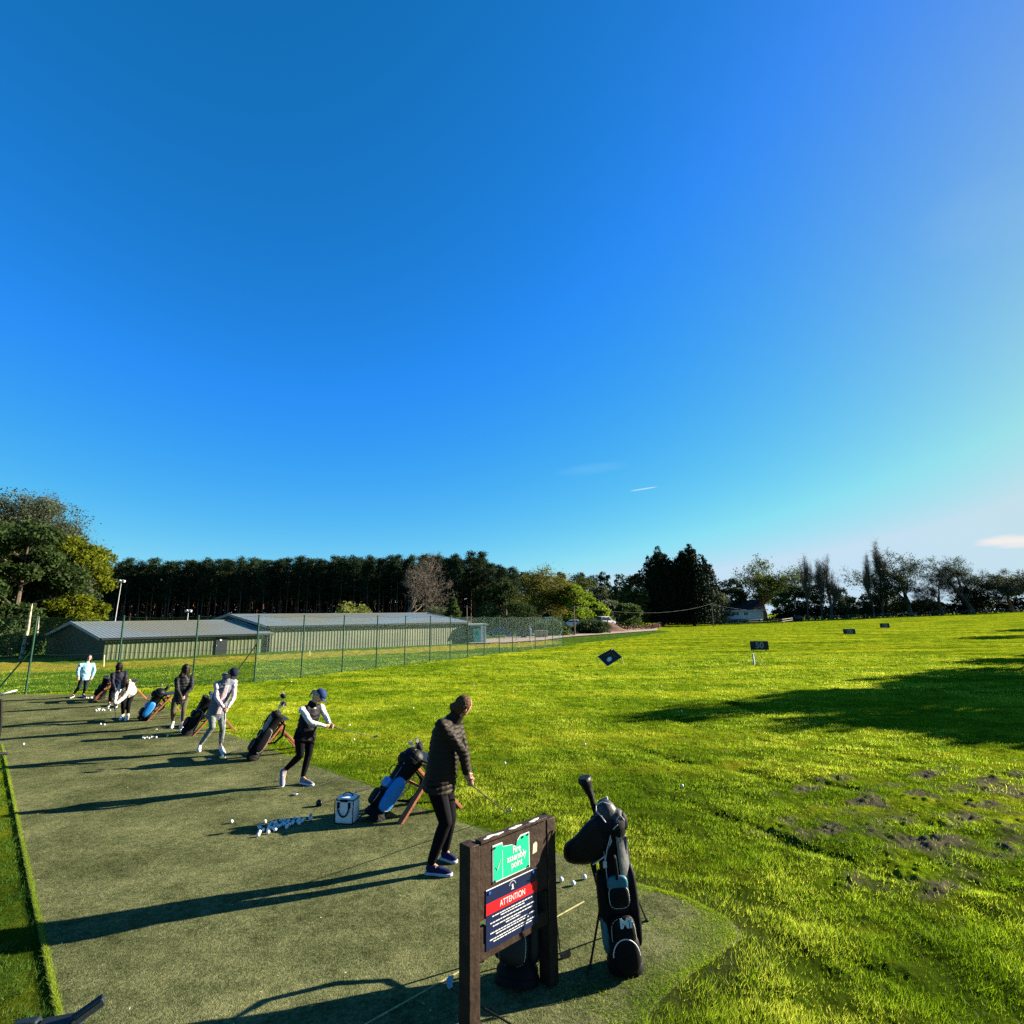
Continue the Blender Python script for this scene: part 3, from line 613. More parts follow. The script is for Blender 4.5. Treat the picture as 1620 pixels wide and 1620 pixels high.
bushline('hedge', [at(-60, 50), at(10, 49), at(68, 47)], 1.9, 1.4, 5000, L_MID, 'sunlit green hedge behind the leaning birch trunk', ls=.28)
# --- behind the sheds
blobtree('shrub', at(556, 100), Hof(556, 954, 100), wpx(56, 100), 31, 'round pale yellow-green bush showing over the long shed roof', lm('pale_leaves', (.17, .2, .045), .3), n=4500, lsize=.4, base=.05, squat=.3, group=None, cat='bush')
decid('bare_tree', at(640, 130), Hof(640, 880, 130), wpx(104, 130), 32, 'wide leafless brown tree in front of the pine wood', None, base=.2, mx=5, nch=(3, 4), twig=mat('brown_twigs', (.13, .105, .08), .9, .3), ntw=1, group=None, bark=mat('brown_bark', (.17, .14, .105), .9, .3), cat='tree')
blobtree('tree', at(717, 105), Hof(717, 945, 105), wpx(38, 105), 33, 'small light green tree at the right end of the long shed', L_MID, n=2500, lsize=.45, base=.1, cone=.8, group=None)
for k, (u, v, w, dd_, m_l, lab) in enumerate([
    (776, 960, 56, 116, L_MID, 'rounded green thicket behind the turquoise hut'), (822, 955, 60, 108, L_DK, 'dark green thicket behind the parked trailer'),
    (690, 963, 60, 118, L_GREY, 'grey-green scrub behind the far end of the long shed'), (870, 985, 60, 88, L_MID, 'low green bushes beside the white car by the net'),
    (935, 985, 60, 98, L_DK, 'low dark bushes beside the pole in the car park')]):
    blobtree('shrub', at(u, dd_), Hof(u, v, dd_), wpx(w, dd_), 40+k, lab, m_l, n=4200, lsize=.42, base=.02, squat=.25, group=None, cat='bush')
decid('oak_tree', at(850, 122), Hof(850, 906, 122), wpx(104, 122), 51, 'broad oak with thin yellow-olive leaf left of the bright green tree', lm('oak_leaf', (.11, .115, .014), .35), nleaf=4, lsize=.40, spread=.6, base=.22, mx=4, nch=(4, 5), group=None)
blobtree('tree', at(913, 118), Hof(913, 925, 118), wpx(54, 118), 52, 'compact bright lime green tree left of the car park pole', L_BRI, n=7500, lsize=.42, base=.12, squat=.35, group=None)
mids = [(800, 897, 44, 195, L_PINE, 0), (838, 903, 44, 198, L_PINE, 0), (862, 908, 44, 200, L_PINE, 0), (882, 911, 40, 200, L_DK, 0), (905, 914, 44, 205, L_DK, 0), (940, 909, 44, 205, L_PINE, 0), (1000, 911, 44, 205, L_DK, 0), (826, 902, 26, 190, L_PINE, 1), (890, 899, 22, 190, L_PINE, 1), (845, 905, 40, 200, L_DK, 0), (925, 912, 44, 185, L_OLIVE, 0), (918, 905, 34, 205, L_PINE, 1), (958, 902, 26, 200, L_PINE, 1), (982, 907, 30, 195, L_PINE, 1), (1012, 906, 30, 195, L_PINE, 1),
        (945, 925, 50, 165, L_GREY, 0), (985, 922, 56, 160, L_MID, 0), (1008, 930, 44, 150, L_OLIVE, 0), (965, 945, 46, 140, L_GREY, 0), (992, 955, 44, 132, L_MID, 0), (945, 955, 40, 126, L_BRI, 0), (800, 915, 50, 160, L_DK, 0), (875, 935, 50, 150, L_DK, 0), (770, 925, 50, 160, L_DK, 0),
        (1142, 918, 34, 190, L_DK, 0), (1160, 915, 44, 200, L_PINE, 0), (1135, 935, 44, 180, L_GREY, 0), (1168, 930, 40, 185, L_DK, 0)]
mlab = ['left of the tall cypresses', 'right of the tall cypresses']
for k, (u, v, w, dd_, m_l, c_) in enumerate(mids):
    sh = {L_PINE.name: 'dark rounded pine', L_DK.name: 'dark leafy tree', L_OLIVE.name: 'olive green tree', L_GREY.name: 'grey-green spring tree', L_MID.name: 'mid green tree', L_BRI.name: 'light green tree'}[m_l.name]
    wh = 'in the mixed wood '+('left of the tall cypresses' if u < 1050 else 'behind the pale bungalow'); 
    blobtree('tree', at(u, dd_), Hof(u, v, dd_), wpx(w, dd_), 60+k, sh+' '+wh, m_l, n=4200, lsize=.62, base=.08, squat=.4, group='trees of the mixed wood '+('behind the car park' if u < 1050 else 'behind the bungalow')+', '+sh)
# --- two big cypresses
def cypress(u, v, w, dist, seed, label):
    g = np.random.default_rng(seed); H = Hof(u, v, dist); W = wpx(w, dist); root = thing('cypress_tree', (0, 0, 0), label, 'cypress'); P = []
    nc = 34
    for i in range(nc):
        a = g.uniform(0, 6.283); rr = W*.36*math.sqrt(g.uniform(0, 1)) if i else 0; cx_, cy_ = math.cos(a)*rr, math.sin(a)*rr; top = H*(1-.34*(rr/(W*.36))**2.0)*g.uniform(.93, 1.0) if i else H
        for h in np.arange(.02*H, top, .55):
            fr = h/top; r_ = W*.15*(1-fr)**.45+.14; k = 13; b = g.uniform(0, 6.283, k); q = r_*g.uniform(.5, 1.15, k)
            P.append(np.stack([cx_+np.cos(b)*q, cy_+np.sin(b)*q, h+g.uniform(0, .5, k)+q*.35], 1))
    P = np.concatenate(P); leaves(P, 2, .22, .8, 'crown', L_LEY, root, g=g, asp=.45); mb = MB(); mb.tube([(0, 0, -.3), (0, 0, H*.9)], [.5, .08], n=8, cap=False); B('trunk', mb, M_BARK, root); root.location = tuple(at(u, dist)); return root
cypress(1047, 867, 84, 158, 81, 'left one of two towering black-green cypresses'); cypress(1098, 864, 92, 155, 82, 'right one of two towering black-green cypresses, nearer the bungalow')
# --- right-hand tree line
RT = 172
decid('tree', at(1210, 196), Hof(1210, 892, 196), wpx(98, 196), 91, 'round-headed tree with open dark leaf behind the right end of the bungalow', lm('open_leaf', (.045, .07, .014), .35), nleaf=6, lsize=.6, spread=.75, base=.3, mx=4, nch=(3, 5), group=None)
for k, (u, v, w, m_l, lab) in enumerate([(1262, 926, 40, L_DK, 'dark tree left of the bare poplar tops'), (1290, 922, 42, L_DK, 'blackish tree below the bare poplar tops'), (1318, 920, 44, L_GREY, 'pale green tree right of the bare poplar tops'), (1345, 944, 34, L_MID, 'small green tree at the gap in the tree line'),
        (1380, 940, 44, L_DK, 'dark tree at the foot of the two thin poplars'), (1412, 938, 50, L_OLIVE, 'olive tree right of the thin poplars'), (1468, 950, 50, L_OLIVE, 'low olive tree under the wide open-crowned oak'), (1240, 936, 36, L_MID, 'green tree beside the round-headed tree')]):
    blobtree('tree', at(u, RT+4), Hof(u, v, RT+4), wpx(w, RT), 100+k, lab, m_l, n=4200, lsize=.6, base=.05, squat=.35, group=None)
for k, (u, v, w, lab) in enumerate([(1279, 885, 18, 'bare poplar top, first of three above the dark trees'), (1300, 890, 18, 'bare poplar top, middle of three above the dark trees'), (1317, 884, 20, 'bare poplar top, last of three above the dark trees'), (1383, 880, 15, 'shorter of two thin bare poplars left of the open oak'), (1397, 862, 18, 'taller of two thin bare poplars left of the open oak')]):
    decid('poplar_tree', at(u, RT), Hof(u, v, RT), wpx(w, RT), 120+k, lab, None, base=.1, mx=4, up=.9, twig=mat('poplar_twigs', (.13, .11, .08), .9, .3), ntw=1, group='bare poplars', nch=(4, 5))
decid('oak_tree', at(1443, RT), Hof(1443, 877, RT), wpx(112, RT), 131, 'wide open-crowned oak with sparse dark leaf right of the thin poplars', L_DK, nleaf=2, lsize=.5, spread=.5, base=.3, mx=4, nch=(4, 5), group=None, twig=L_TWIGD, ntw=1)
decid('tree', at(1492, RT), Hof(1492, 905, RT), wpx(64, RT), 132, 'small bare tree between the open oak and the dome-shaped tree', None, base=.2, mx=5, twig=L_TWIGD, ntw=2, group=None)
decid('tree', at(1540, RT), Hof(1540, 884, RT), wpx(98, RT), 133, 'dome-shaped twiggy dark tree near the right edge', L_DK, nleaf=1, lsize=.4, spread=.4, base=.18, mx=5, nch=(3, 4), twig=L_TWIGD, ntw=1, group=None)
blobtree('tree', at(1538, RT+3), Hof(1538, 930, RT+3), wpx(50, RT), 134, 'dark ivy-clad growth inside the dome-shaped tree', L_LEY, n=4500, lsize=.6, base=.03, squat=.3, group=None)
decid('tree', at(1602, RT), Hof(1602, 908, RT), wpx(90, RT), 135, 'twiggy low tree cut by the right edge', L_GREY, nleaf=1, lsize=.5, spread=.6, base=.2, mx=5, nch=(3, 4), twig=L_TWIGD, ntw=3, group=None)
decid('tree', at(1665, RT), Hof(1665, 895, RT), wpx(80, RT), 136, 'twiggy tree just beyond the right edge', L_DK, nleaf=2, lsize=.5, spread=.6, base=.2, mx=4, nch=(4, 4), twig=L_TWIGD, ntw=2, group=None)
bushline('hedge', [at(1225, 176), at(1330, 177), at(1440, 178), at(1560, 178), at(1720, 178)], 3.6, 3, 15000, L_LEY, 'dark hedge along the foot of the right-hand tree line', ls=.8)
bushline('hedge', [at(1060, 168), at(1130, 171), at(1262, 174)], 1.1, 1.2, 3000, L_LEY, 'low dark hedge in front of the pale bungalow', ls=.5, seed=5)
bushline('hedge', [at(905, 100), at(960, 108), at(1030, 122), G(1058, 988)], 1.0, .7, 6500, mat('beech_leaf', (.22, .10, .065), .8, .35, 1.5), 'low reddish-brown beech hedge edging the car park', ls=.28, seed=6)
# --- trees outside the frame on the right whose shade lies over the field
for k, (X, Y, H, W, m_l) in enumerate([(31, 22.0, 9.6, 5.5, L_MID), (34, 25.6, 12.2, 5.5, L_DK), (37, 29.5, 9.0, 6, L_MID), (46, 37, 8.4, 7, L_MID), (27.5, 18.6, 7.2, 6, L_DK), (40, 28.5, 11, 6, L_DK), (80, 70, 12, 9, L_DK), (92, 84, 9, 8, L_MID)]):
    blobtree('tree', (X, Y, float(tz(X, Y))-.1), H, W, 150+k, 'leafy tree beyond the right edge shading the field', m_l, n=4600, lsize=.5, base=.10, squat=.45, group='trees shading the field')
# ================================================================== SHEDS
def corr_mat(name, col, col2, sc=.5): return mat(name, col, .55, .2, sc, col2=col2, spec=.4)
M_SHED = corr_mat('shed_cladding', (.085, .110, .045), (.125, .150, .065)); M_SHED2 = corr_mat('shed_cladding_pale', (.125, .145, .080), (.165, .180, .105))
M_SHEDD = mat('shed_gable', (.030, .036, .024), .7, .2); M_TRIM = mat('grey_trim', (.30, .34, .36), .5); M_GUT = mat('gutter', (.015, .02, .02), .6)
def roof_mat():
    m, n, l, b = nt('shed_roof'); b.inputs['Roughness'].default_value = .45; tc = n.new('ShaderNodeTexCoord')
    mp = n.new('ShaderNodeMapping'); mp.inputs['Scale'].default_value = (.16, .16, .16); l.new(tc.outputs['Object'], mp.inputs[0])
    no = n.new('ShaderNodeTexNoise'); no.inputs['Scale'].default_value = 1; no.inputs['Detail'].default_value = 5; l.new(mp.outputs[0], no.inputs[0])
    rp = n.new('ShaderNodeValToRGB'); e = rp.color_ramp.elements; e[0].position = .42; e[0].color = (.12, .15, .16, 1); e[1].position = .62; e[1].color = (.13, .125, .075, 1)
    l.new(no.outputs[0], rp.inputs[0]); l.new(rp.outputs[0], b.inputs['Base Color']); return m
M_ROOF = roof_mat()
def shed(pa, pb, eave, apex_px, label, door=None, m_wall=None, pitch_mat=None, rib=.3):
    e = unit(np.array([pb[0]-pa[0], pb[1]-pa[1], 0])); n = unit([-.82, .57, 0]); L = np.linalg.norm((pb-pa)[:2]); Z = np.array([0, 0, 1.])
    r = ray(*apex_px); Am = np.array([[r[0], -n[0]], [r[1], -n[1]]]); t, half = np.linalg.solve(Am, [pa[0], pa[1]]); rz = CH+r[2]*t-pa[2]
    print('shed', label[:20], 'L', round(L, 1), 'half', round(half, 2), 'ridge', round(rz, 2), 'eave', round(eave, 2), pa.round(1), pb.round(1))
    root = thing('shed', pa, label, 'shed')
    def corr(o, along, upv, outv, W, prof_n=None, amp=.035):
        k = int(W/rib); rings = []
        xs = []
        for i in range(k):
            for f_, a_ in ((0, 0), (.5, 0), (.62, 1), (.88, 1)): xs.append(((i+f_)*W/k, a_*amp))
        xs.append((W, 0)); lo = [o+along*x_+outv*a_ for x_, a_ in xs]; hi = [p+upv for p in lo]
        return lo, hi
    mb = MB(); lo, hi = corr(pa-Z*.4, e, Z*(eave+.4), np.array([e[1], -e[0], 0]), L, amp=.024); mb.loft([lo, hi], cap=False, close=False); w = B('wall', mb, m_wall or M_SHED, root, smooth=False)
    mb = MB()
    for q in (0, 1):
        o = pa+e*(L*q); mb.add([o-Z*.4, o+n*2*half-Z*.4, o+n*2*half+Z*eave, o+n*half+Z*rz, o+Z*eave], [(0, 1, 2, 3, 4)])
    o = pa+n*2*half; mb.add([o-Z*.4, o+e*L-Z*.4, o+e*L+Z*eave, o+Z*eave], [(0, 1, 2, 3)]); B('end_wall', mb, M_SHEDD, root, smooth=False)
    ov = .35; sl = n*half+Z*(rz-eave); sl_u = unit(sl); nrm = unit(np.cross(e, sl)); o = pa-e*ov-sl_u*ov+Z*eave+nrm*.03
    mb = MB(); lo, hi = corr(o, e, sl+sl_u*ov, nrm, L+2*ov, amp=.014); mb.loft([lo, hi], cap=False, close=False)
    o2 = pa+n*2*half-e*ov+Z*eave; mb.add([o2, o2+e*(L+2*ov), pa+e*(L+ov)+n*half+Z*rz, pa-e*ov+n*half+Z*rz], [(0, 1, 2, 3)]); rf = B('roof', mb, M_ROOF, root, smooth=False)
    mb = MB(); mb.beam(pa-e*ov+Z*(rz+.05)+n*half, pa+e*(L+ov)+Z*(rz+.05)+n*half, .3, .06); B('ridge_cap', mb, M_ROOF, rf)
    mb = MB()
    for q in (-ov-.03, L+ov+.03):
        for sgn in (0, 1): a = pa+e*q+n*(2*half*sgn)+Z*(eave-.08); b = pa+e*q+n*half+Z*(rz+.02); mb.beam(a, b, .05, .24)
    B('barge_board', mb, M_TRIM, root, smooth=False)
    mb = MB(); o = pa-n*.38+Z*(eave-.12); mb.beam(o-e*ov, o+e*(L+ov), .12, .12); o = pa-n*.12; mb.beam(o+e*(L-.1)+Z*(eave-.2), o+e*(L-.1)-Z*.2, .12, .12); B('gutter', mb, M_GUT, root, smooth=False)
    if door:
        a = P_z(door[0], door[1], pa[2]); s_ = np.dot(a-pa, e); wd = door[2]; mb = MB(); mb.box(pa+e*s_-n*.07+Z*1.0, (wd, .06, 2.05), (e, n, Z)); d_ = B('door', mb, mat('door_grey', (.018, .026, .028), .6), root, smooth=False)
        mb = MB(); mb.tube([pa+e*(s_-.1)-n*.10+Z*1.55, pa+e*(s_-.1)-n*.12+Z*1.55], .1, n=14); B('door_sign', mb, mat('white_sign', (.8, .8, .78), .5), d_)
        mb = MB(); mb.beam(pa+e*(s_-.42)-n*.12+Z*1.0, pa+e*(s_-.42)-n*.12+Z*1.14, .04, .03); B('handle', mb, M_TRIM, d_)
    return root
e1 = float(V(162, 1009, b1a)[2]-b1a[2]); e2 = float(V(425, 990, b2a)[2]-b2a[2])
shed(b1a, b1b, e1, (120.5, 985), 'olive corrugated shed with dark gable end and grey door, nearer the left edge', door=(338, 1039, .95))
shed(b2a, b2b, e2, (368, 972.6), 'long pale green corrugated shed, farther and right of the one with the door', m_wall=M_SHED2)
# ------------------------------------------------------------------ net fence
M_POST = mat('green_post', (.014, .06, .035), .7, .2, spec=.15); 
def net_mat():
    m, n, l, b = nt('chain_net'); b.inputs['Base Color'].default_value = (.02, .09, .06, 1); tc = n.new('ShaderNodeTexCoord'); out = n['Material Output']
    sx = n.new('ShaderNodeSeparateXYZ'); l.new(tc.outputs['UV'], sx.inputs[0]); vals = []
    for op in ('ADD', 'SUBTRACT'):
        q = n.new('ShaderNodeMath'); q.operation = op; l.new(sx.outputs[0], q.inputs[0]); l.new(sx.outputs[1], q.inputs[1])
        f = n.new('ShaderNodeMath'); f.operation = 'MULTIPLY'; l.new(q.outputs[0], f.inputs[0]); f.inputs[1].default_value = 14
        g_ = n.new('ShaderNodeMath'); g_.operation = 'FRACT'; l.new(f.outputs[0], g_.inputs[0]); h = n.new('ShaderNodeMath'); h.operation = 'LESS_THAN'; l.new(g_.outputs[0], h.inputs[0]); h.inputs[1].default_value = .038; vals.append(h.outputs[0])
    mx = n.new('ShaderNodeMath'); mx.operation = 'MAXIMUM'; l.new(vals[0], mx.inputs[0]); l.new(vals[1], mx.inputs[1])
    t = n.new('ShaderNodeBsdfTransparent'); ms = n.new('ShaderNodeMixShader'); l.new(mx.outputs[0], ms.inputs[0]); l.new(t.outputs[0], ms.inputs[1]); l.new(b.outputs[0], ms.inputs[2]); l.new(ms.outputs[0], out.inputs[0]); return m
M_NET = net_mat()
def uvquads(name, quads, m, parent):
    """flat net bays; UV in metres"""
    vs = []; fs = []; uv = []
    for a, b, h0, h1 in quads:
        k = len(vs); L = np.linalg.norm(b-a); n_ = 8
        for i in range(n_+1):
            t = i/n_; p = a+(b-a)*t; sag = .07*math.sin(math.pi*t); hh_ = h0+(h1-h0)*t-sag; vs += [p, p+[0, 0, hh_]]
            if i: j = k+2*i; fs.append((j-2, j, j+1, j-1)); uv += [(L*(i-1)/n_, 0), (L*i/n_, 0), (L*i/n_, hh_), (L*(i-1)/n_, hh_)]
    o = put(name, vs, fs, m, parent, False); u = o.data.uv_layers.new(name='UVMap'); u.data.foreach_set('uv', np.array(uv, np.float32).ravel()); return o
posts = [G(*q) for q in FPX_POSTS]; tops = [(399.5, 967), (477, 971), (541, 973), (596, 973), (641, 973), (680, 973.5), (713, 975), (741, 976), (766, 977), (790, 978), (811, 979), (847, 981), (875, 982.5), (891, 985)]
ph = [float(V(t_[0], t_[1], p)[2]-p[2]) for t_, p in zip(tops, posts)]; print('post h', [round(h, 2) for h in ph])
HP = 2.95
lefts = [G(40, 1098), G(181.5, 1091), G(305, 1085)]
lp0 = lefts[0]; lefts = [lp0+(posts[0]-lp0)*t for t in (0, .36, .70)]
for p in lefts: p[2] = float(tz(p[0], p[1]))
allp = lefts+posts; ext = lefts[0]+(lefts[0]-lefts[1])*1.0; ext2 = ext+(lefts[0]-lefts[1])
line = [ext2, ext]+allp
fr = thing('net_fence', allp[3], 'tall green chain-link net fence between the tee and the sheds', 'fence')
for i, p in enumerate(line):
    h = HP if i >= 2 else HP
    mb = MB(); mb.tube([p-[0, 0, .2], p+[0, 0, h]], .036, n=8); po = B('post', mb, M_POST, fr)
    mb = MB(); mb.ell(p+[0, 0, h+.02], (.045, .045, .03)); B('post_cap', mb, M_POST, po)
for p, q in ((posts[0], posts[0]+np.array([-.95, -.45, 0])), (lefts[0], lefts[0]+np.array([-1.5, .3, 0])), (posts[-1], posts[-1]+(posts[-3]-posts[-1])*.33)):
    mb = MB(); q = q.copy(); q[2] = float(tz(q[0], q[1])); mb.tube([p+[0, 0, 1.7], q], .03, n=6); B('brace', mb, M_POST, fr)
uvquads('net', [(line[i]+[0, 0, .03], line[i+1]+[0, 0, .03], HP-.05, HP-.05) for i in range(len(line)-1)], M_NET, fr)
for hz_ in (HP, .06, 1.5):
    mb = MB()
    for i in range(len(line)-1):
        mb.tube([line[i]+(line[i+1]-line[i])*t+[0, 0, hz_-.07*math.sin(math.pi*t)*(hz_ > 1)] for t in np.linspace(0, 1, 7)], .006, n=4)
    B('wire', mb, M_POST, fr)
# return run of the net going away at its far end
ret = [posts[-1]]+[posts[-1]+np.array([-1, 2.6, 0])*k*1.6 for k in range(1, 9)]
for p in ret: p[2] = float(tz(p[0], p[1]))
fr2 = thing('net_fence', ret[0], 'far return of the green net fence running back towards the car park', 'fence')
for p in ret[1:]:
    mb = MB(); mb.tube([p-[0, 0, .2], p+[0, 0, HP]], .036, n=6); B('post', mb, M_POST, fr2)
uvquads('net', [(ret[i], ret[i+1], HP, HP) for i in range(len(ret)-1)], M_NET, fr2)
# ------------------------------------------------------------------ floodlights, poles, wires
M_GALV = mat('galvanised', (.5, .5, .48), .45, .15); M_POLE = mat('timber_pole', (.17, .13, .09), .85, .25)
def flood(u0, v0, u1, v1, dist, label, r=.032):
    p = at(u0, dist); top = D(u1, v1, dist); p = np.array([p[0], p[1], p[2]]); root = thing('floodlight', p, label, 'floodlight'); mb = MB()
    mb.tube([p-[0, 0, .3], top], [r*1.4, r*.8], n=8); B('pole', mb, M_GALV, root)
    for s in (-1, 1):
        c = top+[s*.2, 0, .1]; mb = MB(); mb.box(c, (.26, .22, .2), (unit([1, 0, -.3*s]), np.array([0, 1., 0]), unit([.3*s, 0, 1]))); mb.beam(top, c, .05, .05); l_ = B('lamp_head', mb, M_GALV, root, bevel=.02)
    return root
flood(181, 1000, 192, 921, 52, 'tall pale floodlight pole rising from behind the near shed roof'); flood(296.5, 1000, 298, 968, 56, 'short floodlight pole just showing over the near shed roof', .04)
def pole(a, top_px, label, r=.11, bars=True):
    t = V(top_px[0], top_px[1], a); root = thing('utility_pole', a, label, 'utility pole'); mb = MB(); mb.tube([a-[0, 0, .3], t], [r, r*.8], n=8); B('pole', mb, M_POLE, root)
    mb = MB(); mb.beam(t-[.5, 0, .25], t+[.5, 0, -.25], .08, .08); B('crossarm', mb, M_POLE, root); return t
pA = G(909.5, 1006); tA = pole(pA, (908, 959), 'weathered timber pole standing beside the car park'); pB = G(1128.5, 992); tB = pole(pB, (1126, 955), 'thin timber pole in front of the two tall cypresses', .12)
pC = at(739, 96); tC = pole(pC, (738.5, 958), 'slim timber pole behind the corner of the long shed', .09)
def wire(a, b, sag, label):
    mb = MB(); P = [a+(b-a)*t-np.array([0, 0, sag*4*t*(1-t)]) for t in np.linspace(0, 1, 17)]; mb.tube(P, .014, n=4); o = B('overhead_wire', mb, mat('wire', (.05, .05, .05), .6)); own(o, a); tag(o, label, 'cable', 'overhead wires')
house_c = at(1172, 180)
wire(tA, tB, 1.6, 'sagging cable between the car park pole and the pole by the cypresses'); wire(tB, D(1222, 962, 186), 1.0, 'cable running from the pole by the cypresses over the bungalow'); wire(tC, tA, 1.2, 'cable between the pole behind the shed and the car park pole'); wire(D(395, 948, 120), tC, 2.2, 'long cable crossing in front of the pine wood')
# ------------------------------------------------------------------ bungalow
def bungalow():
    a = at(1137, 180); b = at(1208, 180); zb = a[2]-.9; a[2] = b[2] = zb; e = unit(b-a); n = np.array([-e[1], e[0], 0]); Z = np.array([0, 0, 1.]); L = np.linalg.norm(b-a); hw = float(D(1172, 965.5, 180)[2]-zb); hr = float(D(1172, 950.5, 184)[2]-zb)
    root = thing('bungalow', a, 'pale blue-grey bungalow with dark roof and two small windows right of the cypresses', 'house'); mb = MB()
    dp = 8; mb.box(a+e*L/2+n*dp/2+Z*hw/2, (L, dp, hw), (e, n, Z)); mb.add([a+Z*hw, a+n*dp+Z*hw, a+n*dp/2+Z*hr], [(0, 1, 2)]); mb.add([b+Z*hw, b+n*dp+Z*hw, b+n*dp/2+Z*hr], [(0, 1, 2)]); B('wall', mb, mat('render_wall', (.55, .62, .66), .8), root, smooth=False)
    mb = MB(); ov = .5
    for s in (0, 1):
        o = a+n*(dp*s)+n*(ov*(2*s-1))-e*ov+Z*(hw-.12); r_ = a+n*dp/2-e*ov+Z*(hr+.05); mb.add([o, o+e*(L+2*ov), r_+e*(L+2*ov), r_, o+Z*.15, o+e*(L+2*ov)+Z*.15, r_+e*(L+2*ov)+Z*.15, r_+Z*.15], [(0, 1, 2, 3), (4, 5, 6, 7), (0, 1, 5, 4), (1, 2, 6, 5), (3, 0, 4, 7)])
    B('roof', mb, mat('roof_tile', (.035, .03, .032), .9, spec=.03), root, smooth=False)
    mb = MB(); mb.beam(a-n*.55-e*.5+Z*(hw-.05), b-n*.55+e*.5+Z*(hw-.05), .1, .22); B('fascia', mb, mat('white_paint', (.8, .8, .78), .5), root)
    for u0, u1 in ((1160, 1169.5), (1177, 1184)):
        s0 = (u0-1137)/71*L; s1 = (u1-1137)/71*L; mb = MB(); c = a+e*(s0+s1)/2-n*.03+Z*(hw-1.1); w = s1-s0
        for dx, dz, sx, sz in ((0, .55, w, .1), (0, -.55, w, .1), (-w/2, 0, .1, 1.2), (w/2, 0, .1, 1.2), (0, 0, .07, 1.0)): mb.box(c+e*dx+Z*dz, (sx, .1, sz), (e, n, Z))
        f_ = B('window', mb, mat('white_paint', (.8, .8, .78), .5), root); mb = MB(); mb.box(c, (w-.1, .04, 1.0), (e, n, Z)); B('pane', mb, mat('dark_glass', (.03, .04, .05), .1), f_)
bungalow()
# ------------------------------------------------------------------ hut, trailer, cars
M_WHITE = mat('white_paint', (.8, .8, .78), .5); M_TYRE = mat('tyre', (.02, .02, .02), .8); M_GLASS = mat('dark_glass', (.03, .04, .05), .1)
def hut():
    a = G(742, 1018); e = unit(np.array([1, .25, 0])); n = np.array([-e[1], e[0], 0]); Z = np.array([0, 0, 1.]); k = a[1]/FPX; root = thing('hut', a, 'small flat-roofed hut with turquoise door panel past the end of the long shed', 'hut'); W = 27*k; Hh = 27*k
    mb = MB(); mb.box(a+e*W/2+n*1.4+Z*Hh/2, (W, 2.8, Hh), (e, n, Z)); B('wall', mb, mat('dark_green_wall', (.03, .09, .06), .6), root, smooth=False)
    mb = MB(); mb.box(a+e*W*.83+n*1.0+Z*Hh*.49-n*1.03, (W*.32, .1, Hh*.96), (e, n, Z)); B('side_panel', mb, M_WHITE, root)
    mb = MB(); mb.box(a+e*W/2+n*1.4+Z*(Hh+.08), (W+.5, 3.3, .18), (e, n, Z)); B('roof', mb, mat('pale_roof', (.6, .62, .6), .6), root)
    mb = MB(); mb.box(a+e*W*.45-n*.06+Z*Hh*.42, (W*.42, .1, Hh*.8), (e, n, Z)); d_ = B('door', mb, mat('turquoise_paint', (.08, .50, .40), .5), root, bevel=.02)
    mb = MB(); mb.box(a+e*W*.45-n*.12+Z*Hh*.55, (W*.22, .03, Hh*.22), (e, n, Z)); B('door_panel', mb, mat('dark_turquoise', (.03, .25, .2), .5), d_)
hut()
def car(p, ang, col, label, L=4.2, big=False, roofcol=None):
    Z = np.array([0, 0, 1.]); e = np.array([math.cos(ang), math.sin(ang), 0]); n = np.array([-e[1], e[0], 0]); W = 1.75; root = thing('parked_car', p, label, 'car', 'cars in the distant car park'); hb = 1.75 if big else 1.45
    prof = [(-.5, .28), (-.5, .62), (-.44, .82), (-.36, .9), (-.24 if not big else -.34, hb-.05), (-.1, hb), (.12, hb-.02), (.27, .92), (.44, .78), (.5, .6), (.5, .28)]
    def sec(pr, o, w): return [p+e*(x_*L)+Z*z_+n*(o*w/2) for x_, z_ in pr]
    mb = MB(); rr = []
    for o, ins in ((-1, .0), (-.82, .0), (.82, 0), (1, 0)):
        q = [(x_*(.97 if abs(o) == 1 else 1), z_) for x_, z_ in prof]; rr.append([p+e*(x_*L)+Z*z_+n*(o*W/2*(1 if z_ < .95 else .84)) for x_, z_ in q])
    mb.loft(rr); B('body', mb, mat('car_'+label[:8], col, .3, .05, spec=.6), root, angle=30)
    mb = MB()
    for s in (-1, 1):
        g_ = [(-.33, .95), (-.22 if not big else -.32, hb-.12), (.1, hb-.12), (.23, .95)]; f_ = [p+e*(x_*L)+Z*z_+n*s*(W/2*(1.015 if z_ < 1 else .86)) for x_, z_ in g_]; mb.add(f_, [(0, 1, 2, 3)])
    for x0, z0, x1, z1 in ((.275, .95, .135, hb-.06), (-.375, .95, -.255 if not big else -.355, hb-.1)):
        mb.add([p+e*(x0*L)+Z*z0-n*.72, p+e*(x0*L)+Z*z0+n*.72, p+e*(x1*L)+Z*z1+n*.62, p+e*(x1*L)+Z*z1-n*.62], [(0, 1, 2, 3)])
    B('window', mb, M_GLASS, root, smooth=False)
    for x_ in (-.31, .31):
        for s in (-1, 1): mb = MB(); c = p+e*(x_*L)+Z*.32; mb.tube([c+n*s*.68, c+n*s*.90], .33, n=14); w_ = B('wheel', mb, M_TYRE, root); mb = MB(); mb.tube([c+n*s*.9, c+n*s*.915], .19, n=10); B('rim', mb, M_GALV, w_)
    for s in (-1, 1): mb = MB(); mb.ell(p+e*(.49*L)+n*s*.62+Z*.68, (.08, .16, .08), (e, n, Z)); B('headlight', mb, M_WHITE, root)
    return root
